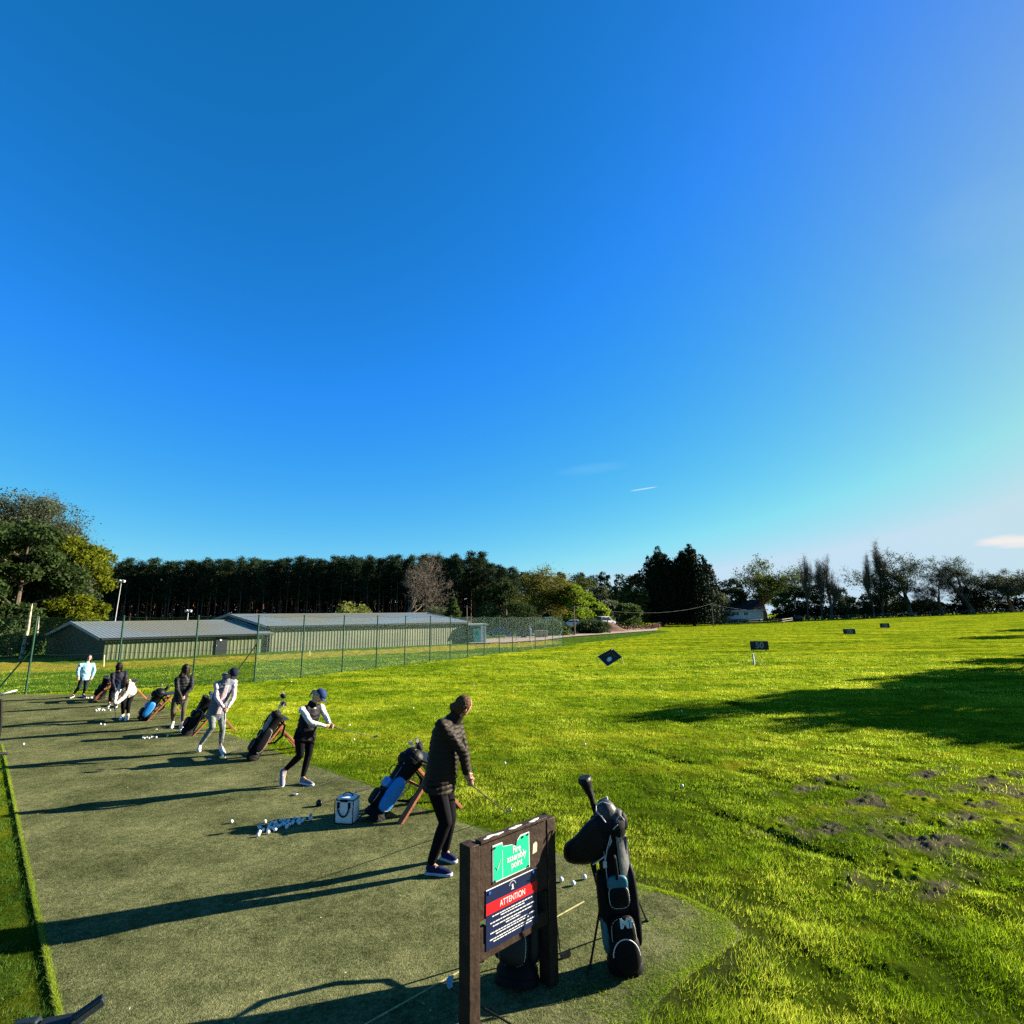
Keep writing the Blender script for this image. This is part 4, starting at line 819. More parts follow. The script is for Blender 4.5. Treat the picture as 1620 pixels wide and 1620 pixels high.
cars = [(858, 997, 90, 2.6, (.75, .76, .78), 'silver-white car parked nearest behind the net', False), (905.5, 991, 108, 3.0, (.6, .62, .65), 'grey car left of the timber pole in the car park', False), (925, 990, 112, .2, (.03, .035, .05), 'dark blue car right of the timber pole', False), (868, 985.5, 124, .1, (.7, .7, .7), 'white car half hidden behind the bushes under the oak', False),
        (957, 988, 112, .5, (.75, .75, .76), 'white four-wheel drive above the earth heap', True), (889, 1000, 98, .3, (.02, .02, .025), 'black car behind the far corner of the net', False), (792, 1013, 88, .2, (.03, .05, .12), 'dark car beside the turquoise hut', False), (938, 990, 118, .1, (.4, .42, .45), 'grey car parked under the trees right of the pole', False)]
for u, v, dist, an, c_, lab, bg_ in cars: p = at(u, dist); p[2] = max(p[2], float(D(u, v, dist)[2])-.1); car(p, an, c_, lab, big=bg_)
def trailer():
    a = at(817, 80); e = unit(np.array([1, .1, 0])); n = np.array([-e[1], e[0], 0]); Z = np.array([0, 0, 1.]); root = thing('box_trailer', a, 'dark box trailer with a white end panel beside beige crates behind the net', 'trailer')
    mb = MB(); mb.box(a+e*.9+Z*.85, (1.9, 1.5, .95), (e, n, Z)); B('body', mb, mat('trailer_dark', (.03, .05, .04), .6), root, bevel=.03); mb = MB(); mb.box(a+e*2.02+Z*.85, (.28, 1.4, 1.0), (e, n, Z)); B('end_panel', mb, M_WHITE, root)
    for s in (-1, 1): mb = MB(); mb.tube([a+e*1-n*s*.7+Z*.3, a+e*1-n*s*.86+Z*.3], .3, n=12); B('wheel', mb, M_TYRE, root)
    a2 = a+e*2.6; root = thing('crate_stack', a2, 'beige wooden crates standing right of the dark box trailer', 'crates')
    for i in range(3): mb = MB(); mb.box(a2+e*(.35+i*.62)+Z*.55, (.56, .9, 1.1), (e, n, Z)); B('crate', mb, mat('crate_wood', (.42, .32, .22), .8), root, bevel=.02)
trailer()
# earth heap
m_ = MB(); c = G(958, 1000)+np.array([0, 0, -.1]); g = np.random.default_rng(4); rings = []
for i in range(9):
    f_ = i/8; rings.append([c+np.array([math.cos(k/20*6.283)*(1-f_)**.8*(4.3+.5*math.sin(k*2.1))+.4*f_, math.sin(k/20*6.283)*(1-f_)*2.6, f_*2.1+.16*math.sin(k*1.7+i)*(1-f_)]) for k in range(20)])
m_.loft(rings); o = B('earth_heap', m_, mat('red_earth', (.15, .075, .05), .95, .4, 1.2, bump=.8, bscale=4)); own(o, c); tag(o, 'reddish-brown heap of earth beside the car park', 'earth heap')
# far rail fence posts
M_RAIL = mat('pale_fence_wood', (.26, .25, .22), .8)
fr3 = thing('rail_fence', at(1100, 160), 'low pale post and rail fence in front of the bungalow', 'fence'); pts = []
for u, v in [(1105, 989), (1118, 989), (1150, 988), (1168, 988), (1184, 987.5), (1202, 986.5), (1219, 985), (1236.4, 987), (1253.6, 984)]:
    p = G(u, v); p = at(u, min(p[1], 168)); pts.append(p); mb = MB(); mb.beam(p-[0, 0, .2], p+[0, 0, 1.25], .14, .14); B('post', mb, M_RAIL, fr3)
mb = MB()
for i in range(len(pts)-1): mb.beam(pts[i]+[0, 0, 1.12], pts[i+1]+[0, 0, 1.12], .06, .1); mb.beam(pts[i]+[0, 0, .6], pts[i+1]+[0, 0, .6], .06, .08)
B('rail', mb, M_RAIL, fr3)
fr4 = thing('wire_fence', at(1271, 165), 'line of small pale posts along the foot of the right-hand tree line', 'fence'); pts = []
for u in (1271, 1286, 1299.5, 1314, 1328, 1342, 1356, 1369, 1382.5, 1395.6, 1409, 1429, 1450, 1471.5, 1493.7, 1515, 1538, 1562, 1586.6, 1612, 1640):
    p = at(u, 165); pts.append(p); mb = MB(); mb.beam(p-[0, 0, .2], p+[0, 0, 1.3], .13, .13); B('post', mb, M_RAIL, fr4)
mb = MB()
for i in range(len(pts)-1):
    for h in (.5, .85, 1.2): mb.tube([pts[i]+[0, 0, h], pts[i+1]+[0, 0, h]], .012, n=3)
B('wire', mb, M_GALV, fr4)
m_ = MB(); c = at(1262, 166); m_.tube([c+[-1.1, 0, .75], c+[-1.05, 0, .8], c+[1.0, 0, .8], c+[1.1, 0, .75]], [.7, .85, .85, .7], n=18); o = B('round_bale', m_, mat('bale_wrap', (.03, .03, .03), .3)); own(o, c); tag(o, 'black wrapped round bale at the end of the rail fence', 'bale')
# ------------------------------------------------------------------ range markers and targets
M_SIGN = mat('sign_dark', (.02, .024, .026), .6); M_NUM = mat('sign_number', (.30, .33, .32), .6)
def board(u, v, wpx_, hpx, txt, label):
    a = G(u, v); k = np.linalg.norm((a-CP)[:2])/FPX*.97; W = wpx_*k; Hh = hpx*k; e = unit(np.array([1, -.12, 0])); n = np.array([e[1], -e[0], 0]); Z = unit(np.array([n[0]*-.12, n[1]*-.12, 1])); root = thing('distance_sign', a, label, 'sign', 'distance signs on the range')
    print(txt, 'dist', round(float(a[1]), 1), 'W', round(W, 2))
    mb = MB(); 
    for s in (-1, 1): mb.beam(a+e*s*W*.35, a+e*s*W*.35+Z*Hh*.2, .06, .05)
    mb.box(a+Z*Hh*.56, (W, .10, Hh*.88), (e, n, Z)); B('board', mb, M_SIGN, root, bevel=.008)
    mb = MB(); place_text(mb, txt, Hh*.85, a+n*.053+Z*Hh*.55, e, Z, n, bold=Hh*.012, squash=1.0 if len(txt) < 3 else .8); B('lettering', mb, M_NUM, root, smooth=False)
    for s in (-1, 1): mb = MB(); f_ = a+e*s*W*.4; mb.beam(f_-n*.02+Z*Hh*.5, f_-n*(.35)+[0, 0, 0], .05, .04); B('prop', mb, M_SIGN, root)
board(1202.5, 1030, 25, 14, '50', 'dark board numbered 50, nearest and largest of the distance signs'); board(1344.5, 1004, 15.5, 7.5, '100', 'dark board numbered 100, middle one of the distance signs'); board(1400.5, 994, 11.5, 6.5, '150', 'dark board numbered 150, farthest and smallest of the distance signs')
def target():
    cpx = [(968.5, 1026), (984, 1039.5), (961, 1054), (945.5, 1038.5)]; foot = G(975, 1053); hcen = V(965, 1040, foot); P = [V(u, v, foot, o) for (u, v), o in zip(cpx, (.25, .05, -.2, 0))]; root = thing('chipping_target', foot, 'navy diamond-framed chipping net standing on thin legs in the field', 'golf target'); n = unit(np.cross(P[1]-P[0], P[3]-P[0]))
    if n[1] > 0: n = -n
    c = sum(P)/4; m1 = MB(); inn = [c+(p-c)*.62 for p in P]; out = [c+(p-c)*1.0 for p in P]
    vs = [p+n*.02 for p in out]+[p+n*.03 for p in inn]+[p-n*.04 for p in out]+[p-n*.03 for p in inn]
    fs = []
    for i in range(4): j = (i+1) % 4; fs += [(i, j, 4+j, 4+i), (8+i, 12+i, 12+j, 8+j), (i, 8+i, 8+j, j), (4+i, 4+j, 12+j, 12+i)]
    m1.add(vs, fs); B('frame', m1, mat('navy_canvas', (.012, .018, .06), .6), root, smooth=False)
    mb = MB(); bk = [c+(p-c)*.5-n*.30 for p in P]; vs = [p for p in inn]+bk; fs = [(i, (i+1) % 4, 4+(i+1) % 4, 4+i) for i in range(4)]+[(4, 5, 6, 7)]; mb.add(vs, fs); B('net_pocket', mb, mat('net_pocket', (.12, .14, .10), .8), root, smooth=False)
    mb = MB(); q = c-n*.1+(P[2]-c)*.2; mb.ell(q, (.15, .03, .17), (unit(P[1]-P[3]), n, unit(P[0]-P[2]))); B('bullseye', mb, M_WHITE, root)
    mb = MB(); mb.tube([c+(P[0]-c)*.95+n*.03, c+(P[0]-c)*.70+n*.04], .014, n=5); B('tie', mb, M_WHITE, root)
    for a_, b_ in ((P[1], G(987, 1053)), (P[3]-n*.1, G(949, 1055)+np.array([0, .6, 0])), (P[2], G(962, 1056))): mb = MB(); mb.tube([a_, b_], .018, n=5); B('leg', mb, mat('yellow_rod', (.35, .33, .08), .5), root)
target()
def flagpost(u0, v0, u1, v1, r, m, label, name='marker_post', cat='marker post'):
    a = G(u0, v0); t = V(u1, v1, a); mb = MB(); mb.tube([a-[0, 0, .05], a+(t-a)*.92, t], [r, r, r*.6], n=7); o = B(name, mb, m); own(o, a); tag(o, label, cat); return a, t
m_y = mat('yellow_rod', (.35, .33, .08), .5)
flagpost(843.5, 1028, 840, 1012, .014, m_y, 'thin yellow stick stuck in the field in front of the net'); flagpost(164, 1055, 165, 1036, .035, mat('cream_post', (.6, .55, .3), .6), 'short cream post on the lawn before the near shed')
a, t = flagpost(1193, 1051, 1190.5, 1034, .055, mat('pinkish_white', (.75, .68, .66), .6), 'short white post leaning beside a yellow rod near the 50 board')
flagpost(1214, 1057, 1192, 1035.5, .018, m_y, 'slanting yellow rod propped against the short white post')
flagpost(490, 1038, 490, 1029, .03, mat('cream_post', (.6, .55, .3), .6), 'tiny cream peg on the lawn before the long shed')
# ================================================================== GOLF GEAR
M_SHAFT = mat('shaft_steel', (.28, .28, .29), .3, .05, metal=.8); M_SHAFTD = mat('shaft_dark', (.015, .015, .015), .6, spec=.15); M_GRIP = mat('club_grip', (.02, .02, .02), .8)
M_HEAD = mat('club_head', (.55, .55, .56), .25, .05, metal=.7); M_BLACKP = mat('black_gloss', (.006, .006, .007), .45, spec=.2)
M_BALL = mat('golf_ball', (.78, .79, .78), .35, .03)
GOLFCLUBS = 0
def club(grip_end, grip_lo, head, face, label, wood=False, dark=True, group=None, hm=None):
    """grip_end..grip_lo is the handle, head the heel of the club head, face the direction the head sticks out"""
    grip_end, grip_lo, head = (np.array(p, float) for p in (grip_end, grip_lo, head)); root = thing('golf_club', head, label, 'golf club', group)
    mb = MB(); mb.tube([grip_lo, head], [.0062, .0048], n=6); B('shaft', mb, M_SHAFTD if dark else M_SHAFT, root)
    mb = MB(); mb.tube([grip_end, grip_lo], [.0145, .011], n=8); B('grip', mb, M_GRIP, root)
    f = unit(face); w = unit(grip_lo-head); s = unit(np.cross(f, w)); up = unit(np.cross(s, f)); mb = MB()
    if wood: mb.ell(head+f*.035+s*.02, (.058, .05, .03), (f, s, up), n=14)
    else:
        P = [(0, -.012), (.02, -.022), (.075, -.024), (.088, -.005), (.082, .030), (.045, .018), (0, .012)]; mb.prism(P, head-s*.006, f, up, s, .014)
    B('club_head', mb, hm or (M_BLACKP if wood else M_HEAD), root, smooth=wood, bevel=0 if wood else .002); return root
def clubs_in_bag(top, w, f, s, n, label, seed, L=(.12, .3), group='clubs in the bag'):
    g = random.Random(seed)
    for k in range(n):
        o = top+f*g.uniform(-.07, .07)+s*g.uniform(-.07, .07)-w*.25; e = top+w*g.uniform(*L)+f*g.uniform(-.1, .1)+s*g.uniform(-.1, .1); root = thing('golf_club', o, label, 'golf club', group)
        mb = MB(); mb.tube([o, e], [.006, .005], n=5); B('shaft', mb, M_SHAFT, root)
        fa = unit(f*g.uniform(-1, 1)+s*g.uniform(-1, 1)); up = w; ss = unit(np.cross(fa, up)); mb = MB()
        if k % 3 == 0: mb.ell(e+fa*.03, (.065, .05, .045), (fa, ss, up), n=12); B('head_cover', mb, mat('black_fabric', (.010, .010, .012), .85, .2, bump=.2), root)
        else: mb.prism([(0, -.02), (.07, -.03), (.085, 0), (.07, .035), (.02, .015), (0, .01)], e-ss*.008, fa, up, ss, .016); B('club_head', mb, M_HEAD, root, smooth=False, bevel=.002)
M_BAG = mat('bag_black', (.0045, .0045, .0055), .65, .25, 8, bump=.15, bscale=25, spec=.10); M_BAGG = mat('bag_grey_gloss', (.13, .13, .135), .42, .5, 9, bump=.4, bscale=14, spec=.5)
M_PIPE = mat('white_piping', (.62, .62, .62), .6); M_TEAL = mat('bag_teal', (.030, .15, .19), .5, .2); M_BLUE = mat('bag_blue', (.018, .24, .62), .45, .12, 5)
M_STRAP = mat('strap', (.005, .005, .006), .85, spec=.2)
def ringpts(c, S, U, a, b, n=22, e=.8):
    f = lambda q: math.copysign(abs(q)**e, q); return [c+S*a*f(math.cos(2*math.pi*k/n))+U*b*f(math.sin(2*math.pi*k/n)) for k in range(n)]
def golf_bag(base, top, front, label, group=None, r=.115, pocket=M_BAG, accent=None, legs=None, hood=False, bodym=None, panel=None, voxel=.009):
    base = np.array(base, float); top = np.array(top, float); L = np.linalg.norm(top-base); w = unit(top-base); f = np.array(front, float); f = unit(f-w*np.dot(f, w)); s = np.cross(w, f)
    root = thing('golf_bag', base, label, 'golf bag', group); bm_ = bodym or M_BAG
    P = lambda h, a, b: base+w*(h*L)+s*a+f*b
    mb = MB(); prof = [(0, 1.12), (.03, 1.16), (.10, 1.12), (.12, 1.0), (.35, .96), (.55, 1.0), (.62, .93), (.75, 1.0), (.9, 1.04), (.93, 1.12), (1.0, 1.14)]
    mb.loft([ringpts(P(h, 0, 0), s, f, r*q, r*q*.92) for h, q in prof]); mb2 = [ringpts(P(h, 0, 0), s, f, r*q, r*q*.92) for h, q in ((1.0, .98), (.93, .9))]
    B('body', mb, bm_, root, angle=60)
    mb = MB(); mb.loft([ringpts(P(h, 0, 0), s, f, r*q, r*q*.93) for h, q in ((-.005, 1.12), (-.005, 1.19), (.045, 1.2), (.055, 1.15))]); B('base_cup', mb, M_BAG, root, angle=60)
    mb = MB(); mb.loft([ringpts(P(h, 0, 0), s, f, r*q, r*q*.92) for h, q in ((.965, 1.17), (1.012, 1.2), (1.022, 1.1), (1.018, .98), (1.0, .96))], cap=False); cuff = B('top_cuff', mb, M_STRAP, root, angle=60)
    mb = MB()
    for d_ in (-.33, .33): mb.box(P(1.008, d_*r*2, 0), (.012, r*1.8, .02), (s, f, w))
    mb.box(P(1.008, 0, 0), (r*1.9, .012, .02), (s, f, w)); B('divider', mb, M_BAGG, root)
    for a0_, h0_, h1_ in ((-.62, .56, .90), (.62, .58, .92)):
        mb = MB(); mb.tube([P(h_, r*1.05*math.sin(a0_), r*.97*math.cos(a0_)) for h_ in np.linspace(h0_, h1_, 7)], .003, n=5); mb.box(P(h1_-.03, r*1.08*math.sin(a0_), r*1.0*math.cos(a0_)), (.010, .006, .030), (s, f, w)); B('zip', mb, M_GALV, root)
    # pockets: lower ball pocket at the front, long garment pockets down both sides
    def pock(name, h0, h1, a, b, wa, wb, m, pip=True):
        c = P((h0+h1)/2, a, b); mb = MB(); mb.ell(c, (wa, wb, (h1-h0)*L/2), (s, f, w), n=20, m=12, e=.62); o = B(name, mb, m, root, angle=180)
        if pip:
            dirn = unit(s*a+f*b) if abs(a)+abs(b) > 1e-6 else f; t = np.cross(w, dirn); ww = wa if abs(np.dot(t, s)) > .7 else wb; dd_ = wb if abs(np.dot(dirn, f)) > .7 else wa; pts = []
            for k in range(25):
                q = 2*math.pi*k/24; g_ = lambda z: math.copysign(abs(z)**.62, z); pts.append(c+dirn*dd_*.60+t*ww*.90*g_(math.cos(q))+w*(h1-h0)*L/2*.90*g_(math.sin(q)))
            mb = MB(); mb.tube(pts, .0035, n=5, cap=False); B('piping', mb, M_PIPE if pip is True else pip, o)
        return o
    pock('ball_pocket', .13, .40, 0, r*.95, r*.85, r*.55, pocket); pock('upper_pocket', .44, .60, 0, r*.92, r*.72, r*.36, accent or pocket)
    pock('side_pocket', .14, .70, r*.98, r*.1, r*.38, r*.72, accent or pocket); pock('side_pocket', .14, .66, -r*.98, r*.1, r*.38, r*.72, pocket)
    mb = MB(); mb.tube([P(.80, 0, r*.95), P(.79, 0, r*1.35), P(.72, 0, r*1.5), P(.65, 0, r*1.35), P(.64, 0, r*.95)], .012, n=6, flat=.5); B('handle', mb, M_STRAP, root)
    for sg in (-1, 1):
        pts = [P(.9, sg*r*.5, -r*.9), P(.86, sg*r*1.0, -r*1.7), P(.66, sg*r*1.3, -r*2.1), P(.48, sg*r*1.1, -r*1.7), P(.40, sg*r*.4, -r*.95)]; mb = MB(); mb.tube(pts, [.012, .024, .028, .022, .012], n=8, flat=.35, hint=tuple(f)); B('shoulder_strap', mb, M_STRAP, root)
    if panel: 
        mb = MB(); hs_ = np.linspace(.55, .93, 8); rows = [[P(h, r*1.10*math.sin(a_), r*1.02*math.cos(a_)) for a_ in np.linspace(*panel, 7)] for h in hs_]
        mb.loft(rows, cap=False, close=False); B('glossy_panel', mb, M_BAGG, root)
    if legs:
        piv = P(.9, 0, r*.9)
        for q in legs: mb = MB(); q = np.array(q, float); mb.tube([piv, q], [.009, .008], n=6); l_ = B('stand_leg', mb, M_BLACKP, root); mb = MB(); mb.ell(q+[0, 0, .01], (.018, .018, .014)); B('rubber_foot', mb, M_GRIP, l_)
        a_, b_ = (np.array(q, float) for q in legs); m1 = piv+(a_-piv)*.62; m2 = piv+(b_-piv)*.62; mb = MB(); mb.tube([m1, P(.30, 0, r*.9), m2], .005, n=4); B('spreader_wire', mb, M_SHAFTD, root)
    if hood:
        mb = MB(); mb.ell(P(1.06, 0, 0), (r*1.25, r*1.15, .12), (s, f, w)); mb.cap(P(1.03, 0, 0), P(.96, 0, r*.7), r*1.1, r*.8); o = organic('rain_hood', mb, mat('hood_nylon', (.005, .005, .006), .5, .2, 6, bump=.35, bscale=12, spec=.14), root, voxel, 3)
    return root, P, (w, f, s)
M_STAND = mat('red_brown_wood', (.34, .115, .055), .7, .3, 7, bump=.3, bscale=20)
def bag_stand(c, dirn, label, Hh=.62, fr=None):
    """timber A-frame: two pairs of crossed boards, rails between them and a dark rest on top"""
    Z = np.array([0, 0, 1.]); d = unit([dirn[0], dirn[1], 0]); s = np.array([-d[1], d[0], 0]); c = np.array(c, float); root = thing('bag_stand', c, label, 'bag stand', 'wooden bag stands along the tee')
    for sg in (-1, 1):
        o = c+s*sg*.26; mb = MB(); mb.beam(o-d*.42-Z*.01, o+d*.10+Z*Hh, .035, .105, s); B('leg', mb, M_STAND, root, bevel=.004)
        mb = MB(); mb.beam(o+d*.50-s*sg*.037-Z*.01, o-d*.06-s*sg*.037+Z*(Hh+.0), .035, .105, s); B('leg', mb, M_STAND, root, bevel=.004)
    for x_, z_ in ((-.10, .36), (.26, .27), (.02, Hh-.05)): mb = MB(); mb.beam(c+d*x_+s*.235+Z*z_, c+d*x_-s*.235+Z*z_, .09, .03, Z+d*.5); B('rail', mb, M_STAND, root, bevel=.004)
    mb = MB(); mb.box(c+d*.07+Z*(Hh+.035), (.20, .62, .028), (unit(d+Z*.12), s, unit(Z-d*.12))); B('top_rest', mb, mat('dark_plastic_rest', (.03, .035, .04), .5), root, bevel=.008); return root
def bagset(bpx, tpx, h, spx, slabel, blabel, front=None, stand_dir=None, **kw):
    base = G(*bpx)+[0, 0, .02]; r = ray(*tpx); t = (base[2]+h-CH)/r[2]; top = CP+r*t; d = unit([top[0]-base[0], top[1]-base[1], 0])
    print('bag', bpx, 'L', round(float(np.linalg.norm(top-base)), 2), 'tilt', round(math.degrees(math.acos((top-base)[2]/np.linalg.norm(top-base))), 0), 'az', round(math.degrees(math.atan2(d[1], d[0]))))
    fr_ = front if front is not None else -d+np.array([0, 0, 1.]); bag = golf_bag(base, top, fr_, blabel, **kw)
    if spx is not None: sd_ = d if stand_dir is None else unit(stand_dir); c = G(*spx); bag_stand(c, sd_, slabel)
    return base, top, bag
sdv = (.80, .60, 0)
toCam = lambda p: unit(np.array([-p[0], -p[1], 0.]))
b, t, bg1 = bagset((590, 1297), (651, 1203), .61, (664, 1283), 'bag stand behind the nearest woman, holding the blue and black bag', 'black golf bag with bright blue pockets leaning behind the nearest woman', stand_dir=sdv, front=(-.75, -.45, .5), accent=M_BLUE, hood=True, r=.13)
clubs_in_bag(t, *[bg1[2][i] for i in (0, 1, 2)], 4, 'club head poking from the blue and black golf bag', 3)
b, t, bg2 = bagset((397, 1203), (440, 1130), .755, (433, 1192), 'bag stand holding the long black bag with pale club heads', 'slim black golf bag with pale club heads, left of the white-sleeved swinger', stand_dir=sdv, front=(-.7, -.5, .5), r=.115, panel=(-.4, .9))
w_, f_, s_ = bg2[2]; clubs_in_bag(t, w_, f_, s_, 5, 'club with a pale head in the slim black golf bag', 5, L=(.18, .36))
mb = MB(); mb.ell(bg2[1](.80, -.17, -.02), (.15, .13, .24), (s_, f_, w_)); mb.ell(bg2[1](.90, -.10, 0), (.1, .1, .14), (s_, f_, w_)); organic('side_pouch', mb, M_BAG, bg2[0], .014)
b, t, bg3 = bagset((295, 1162), (330, 1104), .775, (334, 1158), 'bag stand behind the woman in the pink hoodie', 'black golf bag leaning behind the woman in the pink hoodie', stand_dir=sdv, front=(-.7, -.5, .5), r=.13); clubs_in_bag(t, *bg3[2], 3, 'club in the bag behind the pink hoodie', 6, L=(.05, .15))
b, t, bg4 = bagset((225, 1140), (252, 1098), .645, (260, 1136), 'bag stand between the stooping woman in white and the woman in khaki trousers', 'black and light blue golf bag between the stooping person and the khaki trousers', stand_dir=sdv, front=(-.7, -.5, .5), accent=M_BLUE, r=.13, hood=True); clubs_in_bag(t, *bg4[2], 4, 'club in the bag with the light blue pocket', 7)
b, t, bg5 = bagset((157, 1106), (172, 1072), .72, (205, 1108), 'farthest bag stand, behind the stooping woman in white', 'farthest plain black golf bag, left of the woman in navy', stand_dir=sdv, front=(-.7, -.5, .5), r=.15)
bag_stand(G(170, 1108), sdv, 'bag stand carrying the farthest plain black bag')
# --- standing bag near the sign
base = G(990, 1532)+[0, 0, .012]; top = V(962, 1297, base, -.02); print('near bag', (top-base).round(2)); 
lf1 = G(933, 1532); lf2 = G(1024, 1458)
nb, NP, (w_, f_, s_) = golf_bag(base, top, unit(np.array([-base[0]*.3+.10, -base[1], .3])), 'tall black stand bag with teal panels and big open hood by the notice board', r=.108, pocket=M_BAG, legs=(lf1, lf2), panel=(.25, 1.25), bodym=M_BAG)
# open rain hood hanging to the left of the top, with white rim piping
vx = lambda u, v, o=0: V(u, v, base, o)
hoodP = [(945, 1290), (922, 1306), (912, 1326), (893, 1332), (893, 1358), (905, 1366), (938, 1366), (958, 1352), (966, 1330), (964, 1308), (956, 1292)]
hm_ = mat('hood_nylon', (.005, .005, .006), .5, .2, 6, bump=.35, bscale=12, spec=.14)
mb = MB(); rings = []; cc_ = sum(vx(*p) for p in hoodP)/len(hoodP)
for o_, sc_ in ((-.13, .72), (-.115, .97), (-.07, 1.08), (.0, 1.08), (.05, 1.0), (.08, .7)): rings.append([cc_+(vx(p[0], p[1], o_)-cc_)*sc_ if False else (cc_+(vx(*p)-cc_)*sc_)+(vx(p[0], p[1], o_)-vx(*p)) for p in hoodP])
mb.loft(rings); hood = B('rain_hood', mb, hm_, nb, angle=180); md = hood.modifiers.new('s', 'SUBSURF'); md.levels = 1; md.render_levels = 1
mb = MB(); mb.tube([vx(938, 1368, -.10), vx(958, 1354, -.11), vx(967, 1331, -.12), vx(963, 1308, -.12), vx(951, 1291, -.12), vx(943, 1283, -.11), (vx(943, 1274, -.10)), vx(952, 1268, -.09), vx(964, 1272, -.08)], .0045, n=6); B('piping', mb, M_PIPE, hood)
mb = MB(); mb.ell(vx(958, 1287, -.02), (.085, .085, .10)); mb.ell(vx(975, 1296, -.02), (.07, .07, .08)); o = organic('hood_lining', mb, mat('hood_inner', (.028, .028, .03), .5, .4, 5, bump=.4, bscale=15, spec=.3), hood, .01)
mb = MB(); mb.tube([vx(975, 1298, -.10), vx(981, 1289, -.10), vx(987, 1296, -.08), vx(985, 1312, -.07), vx(989, 1330, -.05)], .004, n=5); B('piping', mb, M_PIPE, hood)
mb = MB(); mb.ell(vx(983, 1300, -.03), (.05, .05, .075)); organic('hood_flap', mb, M_BAG, hood, .01)
for pts in ([(966, 1322), (960, 1345), (957, 1368)], [(970, 1312), (977, 1305)]): mb = MB(); mb.tube([vx(u, v, -.14) for u, v in pts], .003, n=5); B('cord', mb, M_PIPE, nb)
# bold initials on the ball pocket
mb = MB(); pc = NP(.37, -.0, .115*1.50); X_ = -s_ if np.dot(-s_, Rv) > 0 else s_; place_text(mb, 'MI', .085, pc+X_*.02, X_, w_, unit(np.cross(X_, w_)), bold=.003); B('lettering', mb, mat('pale_print', (.55, .70, .72), .5), nb, smooth=False)
# lower curved pocket with a white arch
mb = MB(); c = NP(.16, 0, .115*.9); mb.ell(c, (.105, .07, .13), (s_, f_, w_), e=.7, n=20, m=12); lp = B('lower_pocket', mb, M_BAG, nb, angle=180)
mb = MB(); mb.tube([c+f_*.062+s_*.092*math.cos(q)+w_*(.105*math.sin(q)) for q in np.linspace(0, math.pi, 14)], .004, n=5); B('piping', mb, M_PIPE, lp)
for (q0, q1, a_, b_, wa, wb) in ((.12, .42, (-1 if np.dot(s_, X_) > 0 else 1)*.118, .035, .030, .055), (.55, .66, 0, .108, .075, .022)):
    mb = MB(); mb.ell(NP((q0+q1)/2, a_, b_) if not hasattr(a_, '__len__') else NP((q0+q1)/2, float(a_[0]), b_), (wa, wb, (q1-q0)*.48), (s_, f_, w_), n=20, m=12, e=.7); B('teal_panel', mb, M_TEAL, nb, angle=180)
# driver head cover and a second wood above the bag
def wood_cover(pts, rr, label, acc=True):
    root = thing('head_cover', pts[0], label, 'club head cover', None); mb = MB(); mb.tube(pts, rr, n=14, flat=.62); organic('sock', mb, mat('cover_black', (.005, .005, .006), .5, .2, bump=.2, spec=.15), root, .008)
    return root
a = vx(946, 1300, 0); dr = thing('golf_club', a, 'driver under a flared black head cover standing out of the tall stand bag', 'golf club')
mb = MB(); mb.tube([a, vx(940, 1280), vx(936, 1262), vx(930, 1246), vx(925.5, 1235), vx(924, 1229)], [.022, .026, .032, .052, .078, .070], n=16, flat=.7); organic('head_cover', mb, mat('cover_black', (.005, .005, .006), .5, .2, bump=.2, spec=.15), dr, .007)
a = vx(958, 1290, .02); dr = thing('golf_club', a, 'short covered wood just above the hood of the stand bag', 'golf club'); mb = MB(); mb.tube([a, vx(955, 1274, .03), vx(954, 1264, .03)], [.03, .045, .04], n=12, flat=.7); organic('head_cover', mb, M_BLACKP, dr, .008)
mb = MB(); mb.tube([vx(960, 1260, .0), vx(962, 1272, .0)], .008, n=5); B('lit_edge', mb, M_PIPE, dr)  # white strip standing in for the sunlit right edge of the cover
# bag standing behind the notice board
base2 = G(818, 1556)+[0, 0, .012]; top2 = base2+np.array([.05, .22, .80]); golf_bag(base2, top2, unit([-.3, -1, .3]), 'dark green-black golf bag standing behind the notice board, only its base showing', r=.125, pocket=mat('bag_green_black', (.008, .014, .013), .5), legs=(base2+[-.25, -.25, -.012]+[0, .5, 0], base2+[.3, .35, -.012]))
# iron leaning against the far side of the post
hp = G(887, 1519)+[0, 0, .025]; gtop = V(873, 1385, hp, .05); club(gtop, gtop+(hp-gtop)*.28, hp, unit(G(905, 1513)-G(887, 1519)), 'iron leaning with its head down beside the right post of the notice board', hm=M_BLACKP)
# club head lying by the left post
hp = G(713, 1572)+[0, 0, .03]; ge = hp+np.array([.62, -.55, .03]); club(ge, hp+(ge-hp)*.75, hp, (-.2, .9, .25), 'wedge lying with its pale head by the left post of the notice board', hm=mat('pale_head', (.30, .36, .42), .35, metal=.2))
